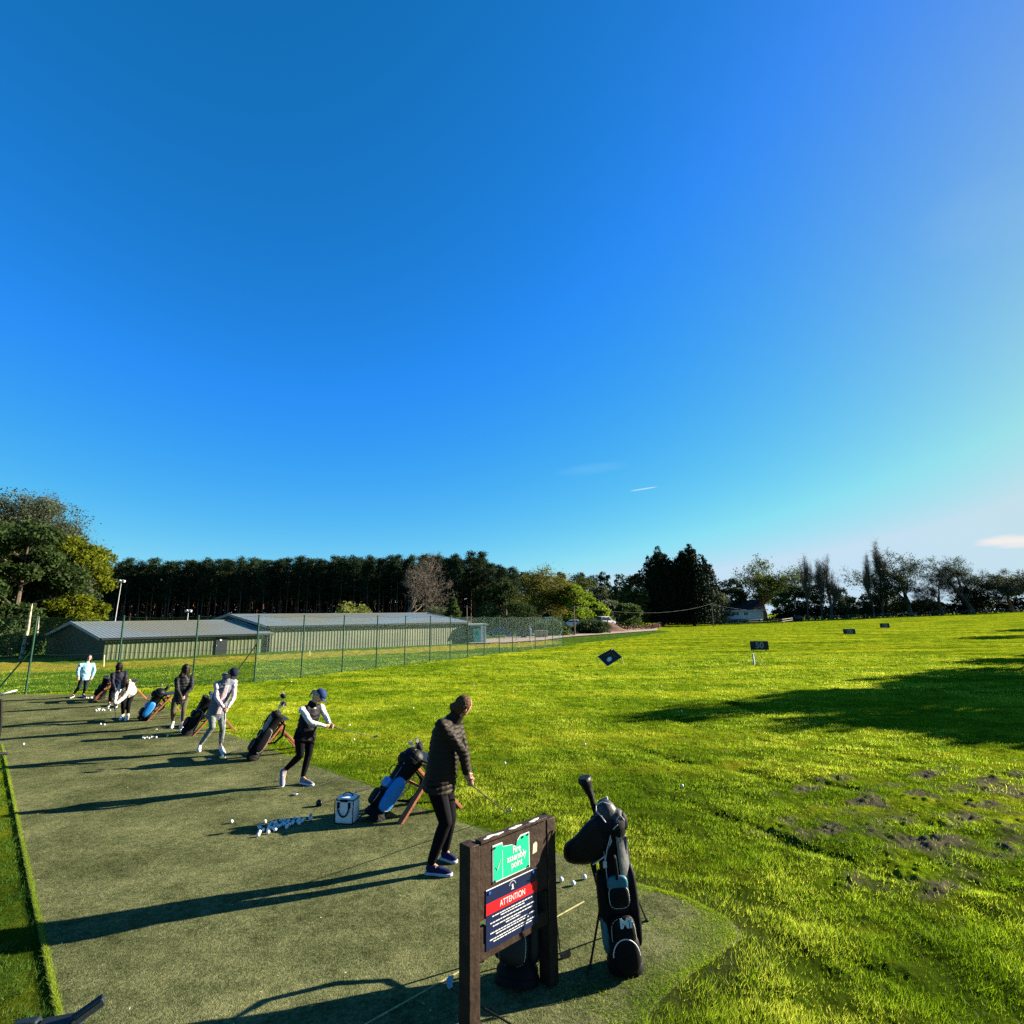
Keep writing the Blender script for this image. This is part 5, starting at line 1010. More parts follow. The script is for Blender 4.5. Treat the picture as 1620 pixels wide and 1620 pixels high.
# ------------------------------------------------------------------ notice board
def notice_board():
    Z = np.array([0, 0, 1.]); rb = G(869, 1556); top_r = V(866, 1291, rb); h = float(top_r[2]-rb[2]); print('post h', h)
    r = ray(743, 1333); lt = None
    for q in np.linspace(.3, .98, 1400):      # slide along the view ray until the post has the same height
        p = CP+r*q*4
        if abs(p[2]-float(tz(p[0], p[1]))-h) < .004: lt = p; break
    lb = np.array([lt[0], lt[1], float(tz(lt[0], lt[1]))]); d = unit([rb[0]-lb[0], rb[1]-lb[1], 0]); n = np.array([d[1], -d[0], 0]); Wd = float(np.linalg.norm((rb-lb)[:2])); print('board W', Wd, 'lb', lb.round(2), 'rb', rb.round(2))
    wood = mat('stained_brown_wood', (.034, .019, .012), .7, .35, 9, bump=.4, bscale=24, spec=.15); root = thing('notice_board', (lb+rb)/2, 'dark brown timber notice board on two posts with green and navy signs', 'notice board'); pw = .085
    for b_ in (lb, rb):
        mb = MB(); mb.box(b_+Z*(h/2-.15), (pw, pw*1.25, h+.3), (d, n, Z)); B('post', mb, wood, root, bevel=.005)
    # board made of planks; heights follow the photo
    A = lambda u, v: None
    def onboard(u, v):    # board-plane coordinates under a pixel
        r = ray(u, v); Am = np.array([[r[0], -d[0], 0], [r[1], -d[1], 0], [r[2], 0, -1]]); o = lb+n*.05; t, s_, z_ = np.linalg.solve(Am, [o[0]-CP[0], o[1]-CP[1], o[2]-CP[2]]); return s_, z_
    for q in ((755, 1336), (852, 1304), (758, 1524), (851, 1472), (779, 1337), (836, 1317), (838, 1373), (780, 1396), (768, 1406), (848, 1374), (851, 1461), (769, 1503)): print(q, [round(float(k), 3) for k in onboard(*q)])
    s0 = pw/2+.002; s1 = Wd-pw/2-.002; zt = (onboard(755, 1336)[1]+onboard(852, 1304)[1])/2; zb = (onboard(758, 1524)[1]+onboard(851, 1472)[1])/2
    k = 5; zc = zb+(zt-zb)*.34
    def P(s_, z_, o): return lb+d*s_+Z*z_+n*(o+.029)
    mb = MB(); mb.box(P((s0+s1)/2, (zt+zc)/2, .0), (s1-s0, .036, zt-zc), (d, n, Z)); B('backing_board', mb, wood, root, bevel=.003)
    mb = MB(); mb.box(P((s0+s1)/2, zb+.045, 0), (s1-s0, .036, .09), (d, n, Z)); mb.box(P(s0+.03, (zb+zc)/2+.02, 0), (.055, .030, zc-zb-.12), (d, n, Z)); mb.box(P(s1-.012, (zb+zc)/2+.03, 0), (.022, .030, zc-zb-.10), (d, n, Z)); B('lower_rail', mb, wood, root, bevel=.003)
    mb = MB(); mb.box(P((s0+s1)/2, zt+.012, 0), (s1-s0, .06, .02), (d, n, Z)); tr_ = B('top_rail', mb, wood, root, bevel=.003)
    mb = MB(); g = random.Random(2)
    for a_, b_ in ((.05, .34), (.42, .62), (.72, .9)):
        pts = [P(s0+(s1-s0)*(a_+(b_-a_)*i/6), zt+.024, .012+g.uniform(-.008, .008)) for i in range(7)]; mb.tube(pts, [.004, .012, .016, .011, .015, .010, .004], n=6, flat=.22)
    B('bird_dropping', mb, mat('white_mess', (.7, .7, .66), .8, .2, 30), tr_)
    # green sign
    gs = [onboard(*q) for q in ((779, 1338), (837, 1316), (838, 1373), (780, 1396))]; gx0 = (gs[0][0]+gs[3][0])/2; gx1 = (gs[1][0]+gs[2][0])/2; gz1 = (gs[0][1]+gs[1][1])/2; gz0 = (gs[2][1]+gs[3][1])/2; W = gx1-gx0; H = gz1-gz0; gz1_ = gz1
    def sheet(pts, o, t): mb = MB(); mb.prism([(p[0], p[1]) for p in pts], P(0, 0, o), d, Z, n, t); return mb
    out = lambda m_: [(gx0+m_, gz0+m_), (gx1-m_, gz0+m_), (gx1-m_, gz1-m_), (gx0+W*.74, gz1-m_), (gx0+W*.66, gz1-H*.10-m_), (gx0+W*.62, gz1-H*.26-m_), (gx0+W*.52, gz1-H*.17-m_), (gx0+W*.27, gz1-H*.12-m_), (gx0+W*.25, gz1-m_), (gx0+m_, gz1-m_)]
    sg = thing('fire_sign', P((gx0+gx1)/2, gz0, .02), 'torn green and white fire assembly point sign on the notice board', 'sign'); 
    o = B('sign_plate', sheet(out(0), .019, .003), M_WHITE, sg, smooth=False); gm = mat('sign_green', (.015, .56, .27), .4, .06)
    ins = out(.006); B('green_panel', sheet([p for i, p in enumerate(ins)][:1]+[(gx1-.006, gz0+.006), (gx1-.006, gz1-.006)]+[(gx0+W*.75, gz1-.006), (gx0+W*.67, gz1-H*.12), (gx0+W*.62, gz1-H*.275), (gx0+W*.53, gz1-H*.18), (gx0+W*.262, gz1-H*.128), (gx0+W*.245, gz1-.008), (gx0+.006, gz1-.008)], .0225, .001), gm, sg, smooth=False)
    mb = MB()
    for i, tx in enumerate(('Fire', 'assembly', 'point')): place_text(mb, tx, H*.27, P(gx0+W*.63, gz1-H*(.33+.20*i), .0245), d, Z, n, bold=.0006, squash=.80, spacing=1.03)
    B('lettering', mb, M_WHITE, sg, smooth=False)
    mb = MB(); mb.box(P(gx0+W*.245, (gz0+gz1)/2-.02, .0245), (.003, .001, H*.74), (d, n, Z)); mb.tube([P(gx0+W*.06, gz0+H*.40, .0245), P(gx0+W*.11, gz0+H*.33, .0245), P(gx0+W*.20, gz0+H*.56, .0245)], [.002, .004, .001], n=4); B('tick_mark', mb, M_WHITE, sg)
    for px_, pz_ in ((.04, .04), (.95, .05), (.95, .95), (.04, .93), (.80, .93)): mb = MB(); q = P(gx0+W*px_, gz0+H*pz_, .024); mb.tube([q, q+n*.004], .0075, n=8); B('screw', mb, M_BLACKP, sg)
    # navy sign
    ns = [onboard(*q) for q in ((768, 1406.5), (848, 1374.5), (851, 1461), (769.5, 1503))]; x0 = (ns[0][0]+ns[3][0])/2; x1 = (ns[1][0]+ns[2][0])/2; z1 = (ns[0][1]+ns[1][1])/2; z0 = (ns[2][1]+ns[3][1])/2; z1 = min(z1, gz0-.006); W = x1-x0; H = z1-z0
    nsg = thing('rules_sign', P((x0+x1)/2, z0, .02), 'navy ATTENTION sign with a red band under the green sign', 'sign'); rect = [(x0, z0), (x1, z0), (x1, z1), (x0, z1)]
    B('sign_plate', sheet(rect, .019, .004), mat('sign_navy', (.010, .018, .060), .35, .05), nsg, smooth=False); mb = MB(); mb.box(P((x0+x1)/2, z1-.002, .0245), (W, .0015, .005), (d, n, Z)); B('edge_strip', mb, M_WHITE, nsg)
    rz1 = z1-H*.235; rz0 = z1-H*.425; B('red_band', sheet([(x0, rz0), (x1, rz0), (x1, rz1), (x0, rz1)], .0232, .001), mat('sign_red', (.70, .012, .020), .4, .05), nsg, smooth=False)
    mb = MB(); xm = (x0+x1)/2; zc_ = (rz0+rz1)/2; place_text(mb, 'ATTENTION', H*.15, P(xm, zc_, .0248), d, Z, n, bold=0, squash=.80)
    B('heading', mb, M_WHITE, nsg, smooth=False)
    mb = MB(); ec = P(xm, z1-H*.125, .0245); R0 = H*.085
    for i in range(9):
        q = R_(20+140*i/8); mb.box(ec+d*math.cos(q)*R0+Z*math.sin(q)*R0, (.0045, .001, .0045), (d, n, Z))
    mb.box(ec-Z*R0*.05, (R0*.42, .001, R0*.8), (unit(d+Z*.15), n, unit(Z-d*.15))); mb.box(ec-Z*R0*.62, (R0*.8, .001, R0*.14), (d, n, Z)); place_text(mb, 'EST', H*.026, ec-Z*R0*1.15, d, Z, n) if False else None; B('emblem', mb, M_WHITE, nsg, smooth=False)
    mb = MB(); g = random.Random(8); zz = rz0-H*.055
    for i, wl_ in enumerate((.84, .50, .92, .82, .30, .92, .70, .94, .80)):
        xx = -wl_/2
        while xx < wl_/2: L_ = g.uniform(.03, .085); L_ = min(L_, wl_/2-xx); mb.box(P(xm+(xx+L_/2)*W*.93, zz, .0245), (L_*W*.93, .001, H*.0155), (d, n, Z)); xx += L_+.012
        zz -= H*(.042 if i in (0, 3, 5, 7) else .062)
    B('small_print', mb, M_WHITE, nsg, smooth=False)
    for px_, pz_ in ((.06, .94), (.92, .95)): mb = MB(); q = P(x0+W*px_, z0+H*pz_, .024); mb.tube([q, q+n*.005], .009, n=10); B('screw', mb, mat('blue_cap', (.03, .10, .4), .3), nsg)
    # torn remnant of an old sticker
    st = onboard(846, 1341); mb = sheet([(st[0]-.022, st[1]-.035), (st[0]+.02, st[1]-.03), (st[0]+.026, st[1]+.02), (st[0]+.015, st[1]+.036), (st[0]-.014, st[1]+.026)], .0195, .001); B('sticker_remnant', mb, mat('old_paper', (.62, .52, .36), .8, .15, 30), root, smooth=False)
notice_board()
# ------------------------------------------------------------------ balls
def ball(p, label, group=None, r=.0215):
    global BALL
    if BALL is None:
        mb = MB(); mb.ell((0, 0, 0), (r, r, r), n=16, m=12); BALL = B('golf_ball', mb, M_BALL, None, angle=180); o = BALL
    else: o = BALL.copy(); COL.objects.link(o)
    o.location = tuple(map(float, p)); tag(o, label, 'golf ball', group); return o
BALL = None
for (u, v), lab in zip(((888, 1394), (907, 1400), (925, 1390)), ('ball beside the right post of the notice board', 'middle one of three balls between the notice board and the stand bag', 'ball just behind the stand bag, farthest of three')): p = G(u, v+2); ball(p+[0, 0, .026], lab)
g = random.Random(5); pts = []
cA = G(423, 1313); cB = G(486, 1298); 
for (u, v) in ((411, 1311), (419, 1301), (430, 1303), (424, 1318)): p = G(u, v+2); pts.append(p+[0, 0, .026])
tries = 0
while len(pts) < 38 and tries < 4000:
    tries += 1; t = min(1, max(0, g.gauss(.42, .26))); q = cA+(cB-cA)*t; q = q+np.array([g.gauss(0, .05), g.gauss(0, .085*(1.2-t)), 0]); q[2] = float(tz(q[0], q[1]))+.026
    if all(np.hypot(*(q-o)[:2]) > .041 for o in pts): pts.append(q)
base_n = len(pts)
for i in range(5): a, b_ = g.sample(range(8, base_n), 2); q = min(range(base_n), key=lambda k: 0 if k == a else np.hypot(*(pts[k]-pts[a])[:2])+(.0 if k != a else 9)); c = (pts[a]+sorted(pts[:base_n], key=lambda p_: np.hypot(*(p_-pts[a])[:2]))[1])/2+[0, 0, .036]; pts.append(c)
for p in pts: ball(p, 'golf ball in the scattered pile lying in the shadow of the blue bag', 'practice balls piled by the cooler bag')
for (u, v), lab in zip(((366, 1303), (159, 1147), (165, 1148), (37, 1179), (265, 1166), (560, 1172)), ('lone pair ball left of the ball pile', 'ball at the feet of the stooping woman', 'second ball at the feet of the stooping woman', 'ball on the far left of the mat', 'ball left of the pink-hoodie bag', 'ball on the grass by the farther swinging club')): ball(G(u, v)+[0, 0, .026], lab)
for k in range(7): u = 225+k*3.6+g.uniform(-1, 1); ball(G(u, 1168.5+g.uniform(-1.2, 1))+[0, 0, .026], 'ball in the small row lying in the shade of the pink-hoodie bag', 'balls in the shade of the third bag')
for k in range(12): u = g.uniform(148, 176); ball(G(u, 1124+g.uniform(-2, 2))+[0, 0, .026], 'ball in the loose spill beside the woman in navy', 'balls by the woman in navy')
for k in range(8): u = g.uniform(130, 156); ball(G(u, 1105+g.uniform(-.8, .8))+[0, 0, .026], 'ball in the far spill by the farthest black bag', 'balls by the farthest bag')
k = 0
while k < 20:
    Y = math.exp(g.uniform(math.log(8), math.log(44))); X = g.uniform(-.42, .42)*Y
    if sd_mat(np.array([X]), np.array([Y]))[0] < .6 or (X < F3[0]+FD[0]*60 and (Y-F3[1])*FD[0]-(X-F3[0])*FD[1] > -.5): continue
    ball((X, Y, float(ground_h(np.array([X]), np.array([Y]))[0])+.028), 'stray white range ball lying on the open field', 'range balls scattered over the field'); k += 1
# ------------------------------------------------------------------ cooler bag
def cooler():
    a = G(549, 1300); k = a[1]/FPX*1.02; W = .235; Dp = .20; Hh = .30; h = toCam(a); e = unit(np.cross([0, 0, 1.], h)); e = unit(e*math.cos(.45)+h*math.sin(.45)); h2 = unit(np.cross(e, [0, 0, 1.])); 
    if np.dot(h2, h) < 0: h2 = -h2
    Z = np.array([0, 0, 1.]); root = thing('cooler_bag', a, 'small pale blue-grey cooler bag with black straps beside the ball pile', 'cooler bag'); m_ = mat('cooler_canvas', (.80, .82, .82), .7, .08, 20, bump=.15, bscale=80)
    mb = MB(); mb.ell(a+Z*Hh*.47, (W/2*1.06, Dp/2*1.06, Hh*.50), (e, h2, Z), n=28, m=16, e=.28); B('body', mb, m_, root, angle=35)
    mb = MB(); mb.ell(a+Z*Hh*.97, (W/2*.95, Dp/2*.9, .02), (e, h2, Z), n=24, m=8, e=.4); B('lid', mb, m_, root)
    for z_ in (.93, .04): mb = MB(); mb.tube([a+e*W*.525*math.copysign(abs(math.cos(q))**.3, math.cos(q))+h2*Dp*.525*math.copysign(abs(math.sin(q))**.3, math.sin(q))+Z*Hh*z_ for q in np.linspace(0, 2*math.pi, 41)], .006, n=5, cap=False); B('trim', mb, M_STRAP, root)
    for sx in (-1, 1): mb = MB(); mb.tube([a+e*sx*W*.525+h2*Dp*.525+Z*Hh*q for q in np.linspace(.03, .93, 6)], .006, n=5); B('trim', mb, M_STRAP, root)
    for sx in (-.62, .62): mb = MB(); mb.box(a+e*sx*W/2+h2*(Dp/2*1.1)+Z*Hh*.75, (.034, .008, .065), (e, h2, Z)); B('strap_patch', mb, M_STRAP, root, bevel=.002)
    mb = MB(); pts = [a+e*W/2*.62*math.cos(q)+h2*(Dp/2*1.1+.012)+Z*(Hh*.70+Hh*.38*-math.sin(q)) for q in np.linspace(0, math.pi, 14)]; mb.tube(pts, .010, n=6, flat=.4, hint=tuple(h2)); B('carry_strap', mb, M_STRAP, root)
    mb = MB(); mb.tube([a+e*(W/2*.6*math.cos(q))+Z*(Hh*.99+.05*math.sin(q)) for q in np.linspace(0, math.pi, 10)], .010, n=6, flat=.6); B('top_handle', mb, M_STRAP, root)
    mb = MB(); mb.box(a+h2*(Dp/2*1.085)+Z*Hh*.93, (.09, .012, .03), (e, h2, Z)); B('label_patch', mb, M_STRAP, root)
cooler()
# ------------------------------------------------------------------ clubs lying on the mat
def lying(h_px, g_px, label, wood=False, **k):
    hp = G(*h_px)+[0, 0, .02]; gp_ = G(*g_px)+[0, 0, .02]; d = unit(gp_-hp); gp_ = hp+d*min(np.linalg.norm(gp_-hp), 1.0); club(gp_, hp+(gp_-hp)*.72, hp, unit(np.cross(d, [0, 0, 1])), label, wood, **k)
lying((463, 1258), (546, 1231), 'club lying on the mat behind the feet of the woman in white sleeves', group=None); lying((502, 1275), (585, 1248), 'club lying on the mat behind the cooler bag', wood=True)
lying((328, 1203), (383, 1187), 'club lying on the mat by the feet of the woman in the pink hoodie'); lying((245, 1155), (285, 1149), 'club lying on the mat left of the woman in khaki trousers')
# ------------------------------------------------------------------ trolley at the left edge and the one lying at the lower left
def trolley():
    f_ = G(-75, 1262); root = thing('golf_trolley', f_, 'push trolley at the left edge with a white scorecard tray on a black column', 'golf trolley'); top = V(2, 1106, f_); hub = V(-6, 1195, f_)
    mb = MB(); mb.tube([f_+[-.05, 0, .12], hub, V(1, 1150, f_), top], [.022, .02, .017, .015], n=8); B('column', mb, M_BLACKP, root)
    mb = MB(); c = V(2, 1099, f_); e = unit(np.array([.9, .2, .28])); n_ = unit(np.cross(e, [-.3, 1, 0])); m2 = np.cross(n_, e); mb.ell(c, (.19, .12, .018), (e, m2, n_), e=.6, n=24); tr_ = B('scorecard_tray', mb, M_WHITE, root, angle=60); mb = MB(); mb.tube([c+n_*.012+e*.165*math.cos(q)+m2*.098*math.sin(q) for q in np.linspace(0, 6.283, 25)], .006, n=5, cap=False); B('rim', mb, M_BLACKP, tr_)
    mb = MB(); mb.cap(V(-12, 1194, f_), V(11, 1192, f_), .03, .024); organic('handle', mb, M_GRIP, root, .01)
    for sx in (-1, 1): c = f_+np.array([sx*.3-.35, .1, .14]); mb = MB(); mb.tube([c-[.02, 0, 0], c+[.02, 0, 0]], .14, n=24); w = B('wheel', mb, M_TYRE, root); mb = MB(); mb.tube([c-[.022, 0, 0], c+[.022, 0, 0]], .085, n=16); B('rim', mb, M_BLACKP, w); mb = MB(); mb.tube([c, f_+[0, 0, .25]], .012, n=6); B('axle', mb, M_BLACKP, root)
trolley()
def folded():
    m_ = mat('dark_blue_plastic', (.010, .018, .025), .6, .2, 10, bump=.15, spec=.15); f_ = G(88, 1650); root = thing('golf_trolley', f_, 'folded dark blue-black trolley in the lower left corner, its square handle pointing up right', 'golf trolley'); L = lambda u, v, h: (lambda q: q)(CP+ray(u, v)*((float(tz(*f_[:2]))+h-CH)/ray(u, v)[2]))
    mb = MB(); mb.beam(L(112, 1618, .34), L(165, 1580, .40), .055, .045); h_ = B('handle', mb, m_, root, bevel=.006); mb = MB(); mb.beam(L(118, 1613, .365), L(160, 1582, .425), .012, .01); B('handle_groove', mb, M_BLACKP, h_)
    mb = MB(); mb.box(L(88, 1634, .28), (.20, .14, .10), (unit([1, .18, .05]), unit([-.18, 1, 0]), np.array([0, 0, 1.]))); mb.beam(L(20, 1626, .30), L(62, 1618, .31), .06, .05); B('frame', mb, m_, root, bevel=.012)
    c = L(75, 1668, .17); mb = MB(); mb.tube([c+[0, -.02, 0], c+[0, .02, 0]], .15, n=28); w = B('wheel', mb, M_TYRE, root); mb = MB(); mb.tube([c+[0, -.03, 0], c+[0, .03, 0]], .10, n=20); B('rim', mb, M_GALV, w)
folded()
# ================================================================== PEOPLE
SKIN = mat('skin', (.50, .27, .18), .5, .06, 8, spec=.3)
def cloth(name, c, **k):
    kw = dict(rough=.85, var=.12, scale=9, bump=.35, bscale=16, spec=.1); kw.update(k); return mat(name, c, **kw)
def hand(mb, wrist, tip_dir, palm_n, thumb_dir, curl=62, sz=1.0):
    """palm, four unequal bent fingers and a thumb leaving the side of the palm"""
    d = unit(tip_dir); n = unit(np.array(palm_n)-d*np.dot(palm_n, d)); s = np.cross(d, n); s = s*(1 if np.dot(s, thumb_dir) > 0 else -1); w = np.array(wrist, float)
    mb.ell(w+d*.045*sz, (.050*sz, .036*sz, .016*sz), (d, s, n), n=14, m=9)
    for i, (off, L) in enumerate(((.028, .068), (.010, .078), (-.009, .072), (-.027, .056))):
        p = w+d*.080*sz+s*off*sz; q = d; a = 0
        for k, fr_ in enumerate((.45, .32, .23)):
            a += R_(curl)*(.75 if k == 0 else 1.0); q = d*math.cos(a)+n*math.sin(a); p2 = p+q*L*fr_*sz; mb.cap(p, p2, .0088*sz, .0080*sz, n=8); p = p2
    p = w+d*.022*sz+s*.026*sz; a = unit(d*.6+s*.55+n*.45); mb.cap(p, p+a*.036*sz, .012*sz, .010*sz, n=8); p2 = p+a*.036*sz; b_ = unit(d*.75+n*.75-s*.1); mb.cap(p2, p2+b_*.030*sz, .010*sz, .0085*sz, n=8)
def person(name_label, J, look, st):
    """J: joints in world space; look: face direction; st: clothes"""
    f_ = st.get('foot'); base = (J['toeR']+J['toeL'])/2; base[2] = float(tz(base[0], base[1])); root = thing('person', base, name_label, 'person'); k = st.get('k', 1.0); vx_ = st.get('voxel', .012); look = unit(look)
    H = J['head']; nk = J['neck']; up = unit(H-nk); up = unit(up-look*np.dot(up, look)*.9); look = unit(look-up*np.dot(look, up)); sd_ = np.cross(look, up)
    sh = J['shR']-J['shL']; shc = (J['shR']+J['shL'])/2; pel = (J['hipR']+J['hipL'])/2; lat_t = unit(sh); lat_p = unit(J['hipR']-J['hipL'])
    # --- one continuous body
    mb = MB(); mb.ell(H+up*.015*k, (.074*k, .090*k, .098*k), (sd_, look, up)); mb.ell(H-up*.055*k+look*.028*k, (.050*k, .052*k, .050*k), (sd_, look, up)); mb.cap(H-up*.04*k-look*.01*k, nk, .050*k, .054*k)
    mb.ell(H+look*.094*k-up*.012*k, (.010*k, .018*k, .026*k), (sd_, look, up), n=8, m=6); mb.ell(H+look*.078*k-up*.052*k, (.022*k, .012*k, .010*k), (sd_, look, up), n=8, m=6)
    for q in (-1, 1): mb.ell(H+sd_*q*.076*k-up*.005*k-look*.005*k, (.010*k, .020*k, .030*k), (sd_, look, up), n=8, m=6)
    mb.cap(nk, shc, .052*k, .062*k); mb.cap(shc, (shc+pel)/2, .085*k, .09*k); mb.cap((shc+pel)/2, pel, .10*k, .11*k); mb.cap(J['shR'], J['shL'], .036*k, .036*k); mb.cap(J['hipR'], J['hipL'], .08*k, .08*k)
    for S in 'RL':
        mb.cap(J['sh'+S], J['el'+S], .042*k, .034*k); mb.cap(J['el'+S], J['wr'+S], .034*k, .024*k); mb.cap(J['hip'+S], J['kn'+S], .070*k, .045*k); mb.cap(J['kn'+S], J['an'+S], .045*k, .032*k); fd_ = J['toe'+S]+(J['an'+S]-J['toe'+S])*.35; mb.cap(J['an'+S], fd_*[1, 1, 0]+[0, 0, min(fd_[2], J['toe'+S][2]+.035)], .022*k, .014*k)
        g_ = J.get('gr'+S); wr = J['wr'+S]; hd = unit((g_-wr)) if g_ is not None else unit(wr-J['el'+S]); oth = J['wr'+('L' if S == 'R' else 'R')]
        pn = st['palm'+S] if 'palm'+S in st else (unit(oth-wr) if g_ is not None else -look); hand(mb, wr, hd, pn, look, curl=66 if g_ is not None else 22, sz=k)
    organic('body', mb, SKIN, root, min(vx_, .0085), 2)
    for q in (-1, 1):
        mb = MB(); mb.ell(H+look*.083*k+sd_*q*.031*k+up*.012*k, (.012*k, .006*k, .006*k), (sd_, look, up), n=8, m=6); B('eye', mb, mat('eye', (.05, .035, .03), .2), root)
        mb = MB(); mb.tube([H+look*.086*k+sd_*q*.015*k+up*.028*k, H+look*.088*k+sd_*q*.03*k+up*.032*k, H+look*.078*k+sd_*q*.046*k+up*.026*k], .003*k, n=4); B('eyebrow', mb, st['hairm'], root)
    mb = MB(); mb.tube([H+look*.084*k-sd_*.02*k-up*.05*k, H+look*.092*k-up*.05*k, H+look*.084*k+sd_*.02*k-up*.05*k], .0045*k, n=5); B('mouth', mb, mat('lips', (.42, .15, .13), .5), root)
    # --- trousers
    mb = MB(); tb = st.get('leg', 1.0); hw_ = st.get('hip', 1.0); mb.ell(pel+[0, 0, .02], (.165*k*hw_, .125*k*hw_, .12*k), (lat_p, unit(np.cross(lat_p, [0, 0, 1.])), np.array([0, 0, 1.])))
    for S in 'RL':
        hp, kn, an = J['hip'+S], J['kn'+S], J['an'+S]; mb.cap(hp, kn, .094*k*tb, .062*k*tb); cm = kn+(an-kn)*.3; mb.cap(kn, cm, .058*k*tb, .058*k*tb); mb.cap(cm, an+(kn-an)*.06, .058*k*tb, .040*k*tb)
    organic('trousers', mb, st['legm'], root, vx_, 3)
    # --- torso garment + sleeves
    def torso(mb, grow=0, hem=.0, top=.0):
        C = [(pel+unit(pel-shc)*hem, .162*hw_, .128, lat_p), (pel+(shc-pel)*.28, .150*st.get('waist', 1), .122, unit(lat_p*.7+lat_t*.3)), (pel+(shc-pel)*.62, .160, .128, unit(lat_p*.3+lat_t*.7)), (shc-(shc-pel)*.14, .165, .120, lat_t), (shc+(nk-shc)*.22, .100, .072, lat_t)]; rr = []
        for i, (c, a, b_, lt) in enumerate(C):
            ax = unit(C[min(i+1, 4)][0]-C[max(i-1, 0)][0]); lt = unit(lt-ax*np.dot(lt, ax)); fw = np.cross(lt, ax); rr.append([c+lt*(a*k+grow)*math.cos(q)+fw*(b_*k+grow)*math.sin(q) for q in np.linspace(0, 2*math.pi, 19)[:-1]])
        mb.loft(rr)
    def arms(mb, r0=.060, r1=.050, r2=.038, end=.06):
        for S in 'RL':
            s_, e_, w_ = J['sh'+S], J['el'+S], J['wr'+S]; mb.cap(s_, e_, r0*k, r1*k); mb.cap(e_, w_+(e_-w_)*end, r1*k, r2*k)
    fn = None
    if st.get('quilt'):
        per = st['quilt']
        def fn(co, no):
            ph = (co[:, 2]-base[2])/per; d_ = (np.abs(np.sin(math.pi*ph))**.6-.70)*.017*k; w = np.clip(1-np.abs(no[:, 2]), .2, 1); wr_ = .004*noise(co[:, 0]*22+co[:, 2]*9, co[:, 1]*22)
            return co+no*((d_*w)+wr_)[:, None]
    else:
        def fn(co, no): return co+no*(.009*noise(co[:, 0]*11+co[:, 2]*5, co[:, 1]*11+co[:, 2]*12)+.006*noise(co[:, 0]*24, co[:, 2]*34))[:, None]
    if st.get('vest'):
        mb = MB(); arms(mb, .056, .045, .036); mb.cap(J['shR'], J['shL'], .05*k, .05*k); organic('sleeves', mb, st['topm'], root, vx_, 2, fn)
        mb = MB(); torso(mb, .014, st.get('hem', .06)); mb.cap(J['shR']*.8+J['shL']*.2, J['shL']*.8+J['shR']*.2, .072*k, .072*k); mb.cap(shc, nk, .085*k, .07*k); organic('vest', mb, st['vest'], root, vx_, 2, fn)
        if st.get('front'):
            mb = MB(); c = (shc+pel)/2; fw = unit(np.cross(lat_t, unit(shc-pel))); fw = fw*(1 if np.dot(fw, look) > 0 else -1)
            mb.loft([[shc*(1-q)+pel*q+fw*.125*k+lat_t*x_*k for x_ in (-.05, -.02, .02, .05)]+[shc*(1-q)+pel*q+fw*.150*k+lat_t*x_*k for x_ in (.045, .02, -.02, -.045)] for q in (.0, .25, .5, .75, 1.0)]); organic('open_front', mb, st['topm'], root, vx_, 3)
    else:
        mb = MB(); torso(mb, st.get('grow', .012), st.get('hem', .05)); mb.cap(J['shR'], J['shL'], .064*k, .064*k); mb.cap(shc, nk, .085*k, .066*k); arms(mb, .066, .054, .042); organic('jacket', mb, st['topm'], root, vx_, 2, fn)
    mb = MB(); ax = unit(H-nk); C_ = nk-ax*.02; S_, U_, W_ = frame(ax); mb.loft([[C_+W_*h_+S_*r_*math.cos(q)+U_*r_*math.sin(q) for q in np.linspace(0, 2*math.pi, 17)[:-1]] for h_, r_ in ((-.06*k, .092*k), (.02*k, .076*k), (.065*k, .070*k), (.065*k, .060*k), (.0, .058*k))], cap=False)
    if st.get('quilt'): B('collar', mb, st.get('vest') or st['topm'], root)
    for S in 'RL':
        if st.get('cuff'): mb = MB(); w_ = J['wr'+S]; e_ = J['el'+S]; mb.tube([w_+(e_-w_)*.09, w_+(e_-w_)*.0], .034*k, n=12); B('cuff', mb, st['cuff'], root)
    # --- shoes
    for S in 'RL':
        an, toe = J['an'+S], J['toe'+S]; heel = J.get('heel'+S); 
        if heel is None: dd_ = unit([toe[0]-an[0], toe[1]-an[1], 0]); heel = np.array([an[0], an[1], toe[2]])-dd_*.055*k
        f2 = unit(toe-heel); Ls = np.linalg.norm(toe-heel); u2 = unit(np.array([0, 0, 1.])-f2*f2[2]) if abs(f2[2]) < .9 else unit(an-heel); s2 = np.cross(f2, u2); out = []
        for t_, w_ in ((0, .026), (.1, .034), (.35, .034), (.6, .044), (.82, .044), (.95, .030), (1.0, .012)): out.append((t_, w_*k))
        poly = [(t_*Ls, w_) for t_, w_ in out]+[(t_*Ls, -w_) for t_, w_ in reversed(out)]; mb = MB(); mb.prism(poly, heel+u2*.002, f2, s2, u2, .026*k); sole = B('sole', mb, st['solem'], root, bevel=.005)
        mb = MB(); mb.cap(heel+f2*.045*k+u2*.055*k, heel+f2*Ls*.55+u2*.048*k, .036*k, .036*k); mb.cap(heel+f2*Ls*.55+u2*.045*k, heel+f2*Ls*.86+u2*.036*k, .036*k, .026*k); mb.cap(heel+f2*.05*k+u2*.06*k, an+(an-heel)*.05, .038*k, .034*k); mb.ell(heel+f2*Ls*.72+u2*.035*k, (Ls*.26, .040*k, .026*k), (f2, s2, u2)); sh_ = organic('shoe', mb, st['shoem'], root, .008, 2)
        mb = MB()
        for i in range(4): q = heel+f2*(Ls*(.42+.09*i))+u2*(.084-.009*i)*k; mb.tube([q-s2*.022*k-u2*.008, q+u2*.003, q+s2*.022*k-u2*.008], .0035*k, n=4)
        B('laces', mb, st.get('lacem', M_WHITE), sh_)
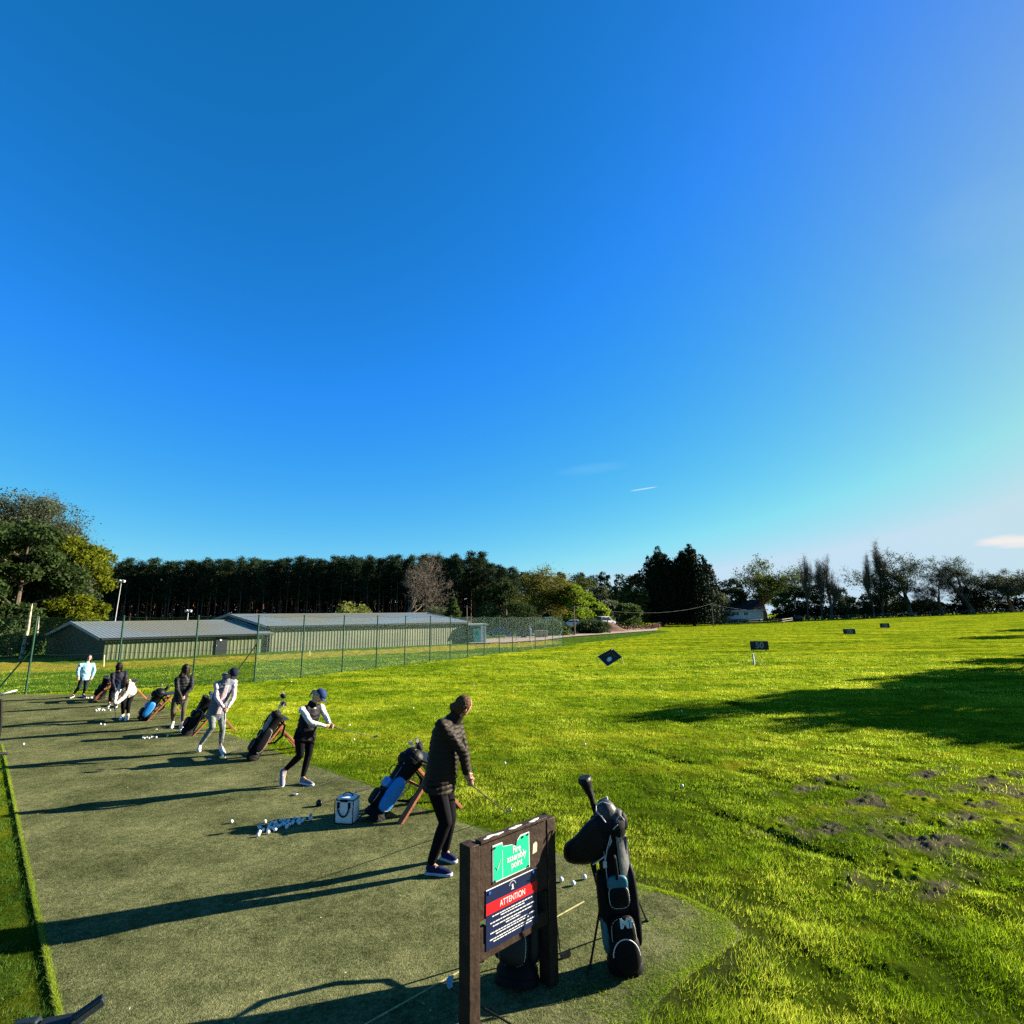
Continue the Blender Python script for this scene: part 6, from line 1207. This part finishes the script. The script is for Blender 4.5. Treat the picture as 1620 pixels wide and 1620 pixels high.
    # --- hair and cap
    hair = st['hairm']; mb = MB(); mb.ell(H+up*.022*k-look*.012*k, (.084*k, .094*k, .100*k), (sd_, look, up)); mb.ell(H-look*.045*k-up*.02*k, (.072*k, .055*k, .085*k), (sd_, look, up))
    hs_ = st.get('hair', 'short')
    if hs_ == 'bun': mb.ell(H-look*.112*k-up*.03*k, (.042*k, .042*k, .046*k)); mb.cap(H-look*.08*k+up*.02*k, H-look*.115*k-up*.03*k, .035*k, .030*k); mb.cap(H-look*.11*k-up*.05*k, H-look*.10*k-up*.10*k, .022*k, .010*k)
    if hs_ == 'tail': mb.cap(H-look*.09*k+up*.02*k, H-look*.135*k-up*.02*k, .022*k, .026*k); mb.cap(H-look*.135*k-up*.02*k, H-look*.12*k-up*.13*k, .026*k, .010*k)
    if hs_ == 'long':
        for q in (-1, 0, 1): e_ = H+sd_*q*.075*k-look*(.03 if q else .07)*k; mb.cap(e_, e_-up*.05*k-np.array([0, 0, .16*k]), .04*k, .022*k)
    if hs_ == 'drape':
        for q in (-1, -.6, .6, 1): e_ = H+sd_*q*.078*k+look*.01*k+up*.02*k; mb.cap(e_, e_+look*.03*k-np.array([0, 0, .17*k]), .032*k, .012*k)
    if hs_ == 'drape': mb.cap(H+look*.05*k+up*.04*k, H+look*.075*k-np.array([0, 0, .07*k]), .050*k, .022*k)
    def hfn(co, no): 
        rel = co-H; m_ = 0*rel[:, 0]; fr_ = rel@look; uu = rel@up; # hairline: pull the mass back off the face
        pull = np.clip((fr_-.052*k)/.05, 0, 1)*np.clip((.055*k-uu)/.03, 0, 1)*(hs_ != 'drape'); strand = .0045*noise((rel@sd_)*110+fr_*30, uu*12); return co-look*(pull*.055)[:, None]+no*strand[:, None]
    organic('hair', mb, hair, root, .009, 2, hfn)
    if st.get('cap'):
        mb = MB(); rings = []
        for q in np.linspace(0, math.pi/2-.05, 8): rings.append([H+up*(.035*k+.092*k*math.sin(q))+(sd_*.092*math.cos(a)+look*.104*math.sin(a))*k*math.cos(q) for a in np.linspace(0, 2*math.pi, 25)[:-1]])
        mb.loft(rings); cp = B('cap', mb, st['cap'], root, angle=180); mb = MB(); top_ = []; 
        for rr_ in (0, 1):
            top_.append([H+up*(.038-.016*rr_)*k+sd_*math.cos(a)*.080*k*(1-.12*rr_)+look*(math.sin(a)*(.10+.075*rr_))*k-up*(.012*abs(math.cos(a)))*k for a in np.linspace(R_(18), R_(162), 13)])
        lo = [[p-up*.005 for p in r_] for r_ in top_]; mb.loft([top_[0], top_[1], lo[1], lo[0]], cap=False, close=False); B('brim', mb, st['cap'], cp); mb = MB(); mb.ell(H+up*.128*k, (.008, .008, .005)); B('button', mb, st['cap'], cp)
    if st.get('hood'):
        mb = MB(); c = nk-look*.075*k-up*.0; mb.ell(c, (.085*k, .045*k, .05*k), (sd_, look, up)); organic('hood', mb, st['hood'], root, vx_, 2)
    return root
def joints(base, spec):
    return {k: V(u, v, base, o) for k, (u, v, o) in spec.items()}
def ground(J, *ks):
    for k in ks: J[k] = np.array([J[k][0], J[k][1], float(tz(J[k][0], J[k][1]))+.006])
TARGET = unit([.42, .91, 0])
# nearest woman: dark quilted jacket, back to the camera
b1 = G(700, 1376); J = joints(b1, dict(head=(733, 1117, -.02), neck=(722, 1133, .0), shR=(698, 1147, -.17), shL=(722, 1143, .17), elR=(732, 1190, -.17), elL=(735, 1190, .14), wrR=(738, 1222, -.06), wrL=(741, 1226, .02), hipR=(689, 1240, -.09), hipL=(702, 1239, .10),
    knR=(705, 1300, -.10), knL=(712, 1292, .13), anR=(686, 1368, -.10), anL=(702, 1347, .14)))
J['grR'] = V(742, 1234, b1, -.03); J['grL'] = V(744, 1238, b1, .0); J['toeR'] = G(716, 1387); J['toeL'] = G(723, 1367); J['heelR'] = G(672, 1384); J['heelL'] = G(697, 1360)
for q in ('toeR', 'toeL', 'heelR', 'heelL'): J[q][2] += .006
J['anR'] = J['heelR']+unit(J['toeR']-J['heelR'])*.06+[0, 0, .10]; J['anL'] = J['heelL']+unit(J['toeL']-J['heelL'])*.06+[0, 0, .10]
M_PUFF = cloth('brown_black_puffer', (.026, .020, .015), rough=.55, bump=.15, spec=.07); M_LEG = cloth('black_leggings', (.0055, .0055, .0075), rough=.8, bump=.1, spec=.05)
person('person in a dark quilted jacket with a hair bun, swinging nearest the camera', J, (.80, .52, -.20), dict(topm=M_PUFF, quilt=.052, legm=M_LEG, hairm=cloth('brown_hair', (.10, .052, .026), rough=.6, var=.75, scale=60, spec=.08, bump=.8, bscale=70), hair='bun', shoem=cloth('navy_shoe', (.020, .018, .07), bump=.3), solem=mat('pale_sole', (.45, .50, .60), .6), voxel=.010, hem=.06, hip=1.12, grow=.034, leg=1.14, waist=1.1))
hd_ = G(800, 1293); ge = V(737, 1219, b1, -.03); gl = V(747, 1243, b1, .0); hd_[2] += .06; club(ge, gl, hd_, unit(V(812, 1288, hd_)-V(800, 1293, hd_)), 'iron swung low over the grass by the nearest woman')
# second woman: navy gilet, white sleeves, cap
b2 = G(470, 1243); J = joints(b2, dict(head=(505, 1101, -.02), neck=(494, 1114, .0), shR=(478, 1123, -.13), shL=(508, 1119, .13), elR=(491, 1143, -.22), elL=(517, 1136, .06), wrR=(514, 1148, -.18), wrL=(521, 1145, -.06), hipR=(474, 1163, -.06), hipL=(491, 1162, .08), knR=(475, 1195, -.02), knL=(488, 1194, .10), anR=(452, 1220, .0), anL=(481, 1226, .06)))
J['grR'] = V(521, 1149, b2, -.13); J['grL'] = V(527, 1149, b2, -.10); J['toeR'] = G(446, 1247)+[0, 0, .006]; J['heelR'] = V(446, 1218, b2, .10); J['toeL'] = G(496, 1244)+[0, 0, .006]; J['heelL'] = G(474, 1240)+[0, 0, .006]; J['anL'] = J['heelL']+unit(J['toeL']-J['heelL'])*.06+[0, 0, .10]; J['anR'] = V(452, 1217, b2, .04)
NAVY = cloth('navy_cap', (.020, .040, .13), rough=.8)
person('person in a dark gilet with white sleeves and a navy cap, finishing a low swing', J, (.62, -.15, -.62), dict(topm=cloth('white_sleeve', (.66, .68, .68)), vest=cloth('black_gilet', (.006, .006, .010), rough=.6, spec=.1), legm=M_LEG, hairm=cloth('blonde_hair', (.48, .36, .20), rough=.5, var=.4, scale=30), hair='tail', cap=NAVY, shoem=cloth('grey_lilac_shoe', (.20, .19, .24), bump=.3), solem=mat('white_sole', (.7, .7, .72), .6), voxel=.011, hem=.07, hip=1.08, waist=1.05, k=.96))
hd_ = V(590, 1166, b2, .35); club(V(517, 1144, b2, -.15), V(534, 1152, b2, -.05), hd_, unit(V(600, 1163, hd_)-hd_), 'club held out over the grass by the woman in white sleeves')
# third: pink hoodie
b3 = G(333, 1189); J = joints(b3, dict(head=(368, 1065, -.24), neck=(357, 1073, -.14), shR=(342, 1082, -.12), shL=(371, 1079, -.04), elR=(343, 1105, -.20), elL=(370, 1104, -.14), wrR=(353, 1119, -.30), wrL=(360, 1120, -.27), hipR=(335, 1126, .04), hipL=(350, 1126, .10), knR=(336, 1150, -.06), knL=(352, 1152, .0), anR=(315, 1174, .02), anL=(350, 1176, .0)))
J['grR'] = V(355, 1126, b3, -.33); J['grL'] = V(358, 1129, b3, -.32); J['toeR'] = G(314, 1191)+[0, 0, .006]; J['heelR'] = V(315, 1176, b3, .05); J['heelR'][2] = J['toeR'][2]+.05; J['toeL'] = G(354, 1194)+[0, 0, .006]; J['heelL'] = G(348, 1185)+[0, 0, .006]; J['anL'] = J['heelL']+unit(J['toeL']-J['heelL'])*.06+[0, 0, .10]; J['anR'] = J['heelR']+np.array([.02, .0, .08])
person('person in a pale pink hoodie, grey gilet and navy cap looking down at the ball', J, (.42, -.55, -.85), dict(topm=cloth('pink_hoodie', (.60, .47, .50)), vest=cloth('grey_gilet', (.13, .15, .19)), front=True, legm=cloth('grey_mottled_leggings', (.16, .18, .17), var=.6, scale=22, bump=.15), hairm=cloth('dark_hair', (.03, .02, .016), rough=.5), hair='short', cap=cloth('dark_navy_cap', (.010, .014, .035)), shoem=cloth('white_shoe', (.62, .62, .62)), solem=M_WHITE, voxel=.012, hem=.12, hip=1.1, k=.98, hood=cloth('grey_gilet', (.13, .15, .19))))
hd_ = G(350, 1197)+[0, 0, .03]; club(V(356, 1117, b3, -.29), V(355, 1139, b3, -.33), hd_, unit(G(356, 1199)-G(350, 1197)), 'club grounded at the ball by the person in the pink hoodie', hm=M_WHITE, dark=False); ball(G(355, 1200)+[0, 0, .03], 'ball addressed by the person in the pink hoodie')
# fourth: dark jacket, khaki trousers
b4 = G(281, 1151); J = joints(b4, dict(head=(294, 1057, -.22), neck=(290, 1066, -.10), shR=(280, 1075, -.10), shL=(303, 1071, -.03), elR=(280, 1091, -.18), elL=(303, 1088, -.12), wrR=(286, 1101, -.26), wrL=(292, 1100, -.24), hipR=(278, 1107, .03), hipL=(292, 1106, .08), knR=(274, 1125, -.04), knL=(290, 1124, .02), anR=(272, 1143, .0), anL=(288, 1142, .03)))
J['grR'] = V(288, 1107, b4, -.28); J['grL'] = V(290, 1109, b4, -.27); J['toeR'] = G(271, 1153)+[0, 0, .006]; J['heelR'] = G(273, 1147)+[0, 0, .006]; J['toeL'] = G(289, 1154)+[0, 0, .006]; J['heelL'] = G(288, 1148)+[0, 0, .006]
for S in 'RL': J['an'+S] = J['heel'+S]+unit(J['toe'+S]-J['heel'+S])*.06+[0, 0, .10]
person('person in a dark jacket and khaki trousers with dark hair falling forward', J, (.20, -.25, -1.25), dict(topm=cloth('black_grey_jacket', (.015, .015, .018), rough=.55, spec=.12), quilt=.07, legm=cloth('khaki_trousers', (.085, .075, .045)), hairm=cloth('dark_hair', (.03, .02, .016), rough=.5), hair='drape', shoem=cloth('white_shoe', (.62, .62, .62)), solem=M_WHITE, voxel=.012, hem=.08))
hd_ = G(283, 1157)+[0, 0, .03]; club(V(290, 1099, b4, -.25), V(287, 1117, b4, -.27), hd_, unit(G(289, 1158)-G(283, 1157)), 'club grounded by the person in khaki trousers', dark=False, hm=M_WHITE)
# fifth: white jacket, bent over
b5 = G(196, 1137); J = joints(b5, dict(head=(199, 1079, -.38), neck=(203, 1078, -.26), shR=(192, 1084, -.26), shL=(208, 1083, -.12), elR=(184, 1098, -.38), elL=(196, 1103, -.24), wrR=(181, 1111, -.42), wrL=(184, 1113, -.38), hipR=(199, 1096, .04), hipL=(209, 1095, .14), knR=(195, 1112, -.06), knL=(203, 1113, .06), anR=(194, 1129, .0), anL=(201, 1130, .05)))
J['grR'] = V(181, 1116, b5, -.43); J['grL'] = V(183, 1118, b5, -.41); J['toeR'] = G(190, 1140)+[0, 0, .006]; J['heelR'] = G(194, 1135)+[0, 0, .006]; J['toeL'] = G(199, 1141)+[0, 0, .006]; J['heelL'] = G(202, 1135)+[0, 0, .006]
for S in 'RL': J['an'+S] = J['heel'+S]+unit(J['toe'+S]-J['heel'+S])*.06+[0, 0, .10]
person('person in a cream jacket and black trousers bending low over the ball', J, (-.25, -.35, -.9), dict(topm=cloth('cream_jacket', (.58, .56, .50)), legm=M_LEG, hairm=cloth('dark_hair', (.03, .02, .016), rough=.5), hair='drape', shoem=cloth('white_shoe', (.62, .62, .62)), solem=M_WHITE, voxel=.013, hem=.04, waist=1.15, hip=1.1))
hd_ = G(183, 1137)+[0, 0, .03]; club(V(182, 1111, b5, -.41), V(181.5, 1122, b5, -.40), hd_, (-1, -.2, 0), 'club grounded by the stooping person in cream')
# sixth: navy, behind the stooping one
b6 = G(178, 1117); J = joints(b6, dict(head=(189, 1053, -.24), neck=(188, 1062, -.12), shR=(178, 1067, -.12), shL=(199, 1064, -.03), elR=(178, 1080, -.2), elL=(198, 1080, -.12), wrR=(182, 1089, -.28), wrL=(187, 1089, -.26), hipR=(178, 1091, .03), hipL=(189, 1090, .08), knR=(175, 1103, -.03), knL=(183, 1104, .03), anR=(173, 1113, .0), anL=(183, 1114, .03)))
J['grR'] = V(184, 1093, b6, -.3); J['grL'] = V(185, 1095, b6, -.29); J['toeR'] = G(171, 1119)+[0, 0, .006]; J['heelR'] = G(173, 1115)+[0, 0, .006]; J['toeL'] = G(183, 1120)+[0, 0, .006]; J['heelL'] = G(184, 1116)+[0, 0, .006]
for S in 'RL': J['an'+S] = J['heel'+S]+unit(J['toe'+S]-J['heel'+S])*.06+[0, 0, .10]
person('person in a navy jacket and dark trousers, head down, behind the stooping person in cream', J, (.2, -.25, -1.1), dict(topm=cloth('navy_jacket', (.010, .010, .022), rough=.6), legm=M_LEG, hairm=cloth('black_hair', (.010, .008, .008), rough=.5), hair='drape', shoem=cloth('dark_shoe', (.03, .03, .035)), solem=M_WHITE, voxel=.013, hem=.08, k=.98))
hd_ = G(180, 1124)+[0, 0, .03]; club(V(186, 1088, b6, -.27), V(184, 1098, b6, -.28), hd_, (-1, -.2, 0), 'club grounded by the person in navy')
# seventh: pale blue jacket, standing
b7 = G(124, 1104); J = joints(b7, dict(head=(141, 1041, 0), neck=(138, 1048, .02), shR=(127, 1052, -.05), shL=(147, 1051, .07), elR=(123, 1062, -.08), elL=(149.5, 1061, .1), wrR=(124, 1070, -.14), wrL=(146, 1070, .0), hipR=(130, 1073, -.03), hipL=(138, 1073, .07), knR=(125, 1087, -.06), knL=(135, 1088, .04), anR=(116, 1099, .0), anL=(132, 1100, .0)))
J['toeR'] = G(111, 1105)+[0, 0, .006]; J['heelR'] = G(117, 1102)+[0, 0, .006]; J['toeL'] = G(136, 1105)+[0, 0, .006]; J['heelL'] = G(131, 1102)+[0, 0, .006]
for S in 'RL': J['an'+S] = J['heel'+S]+unit(J['toe'+S]-J['heel'+S])*.06+[0, 0, .10]
person('person in a pale blue jacket and dark trousers standing farthest away', J, (.75, -.65, -.05), dict(topm=cloth('pale_blue_jacket', (.26, .47, .60), rough=.7), legm=cloth('dark_navy_trousers', (.015, .02, .028)), cuff=M_STRAP, hairm=cloth('dark_hair', (.03, .02, .016), rough=.5), hair='long', shoem=cloth('dark_shoe', (.03, .03, .035)), solem=M_WHITE, voxel=.013, hem=.06, k=1.0))
# towel and tag hanging from the near stand bag
mb = MB(); t0_ = vx(986, 1322, -.05); rows = []
for i in range(9):
    q = i/8; rows.append([t0_+np.array([0, 0, -.30*q])+Rv*(x_*(1-.25*q))+np.array([0, -.012*math.sin(x_*90+q*3)-.01, 0]) for x_ in np.linspace(-.022, .028, 7)])
lo = [[p+np.array([0, .006, 0]) for p in r_] for r_ in rows]
mb.loft(rows, cap=False, close=False); mb.loft(lo, cap=False, close=False); B('towel', mb, mat('grey_towel', (.10, .10, .105), .9, .3, 30, bump=.5, bscale=90), nb)
mb = MB(); q = vx(957, 1368, -.15); mb.box(q, (.028, .004, .045)); B('bag_tag', mb, mat('tag_white', (.5, .5, .48), .6), nb, bevel=.002)
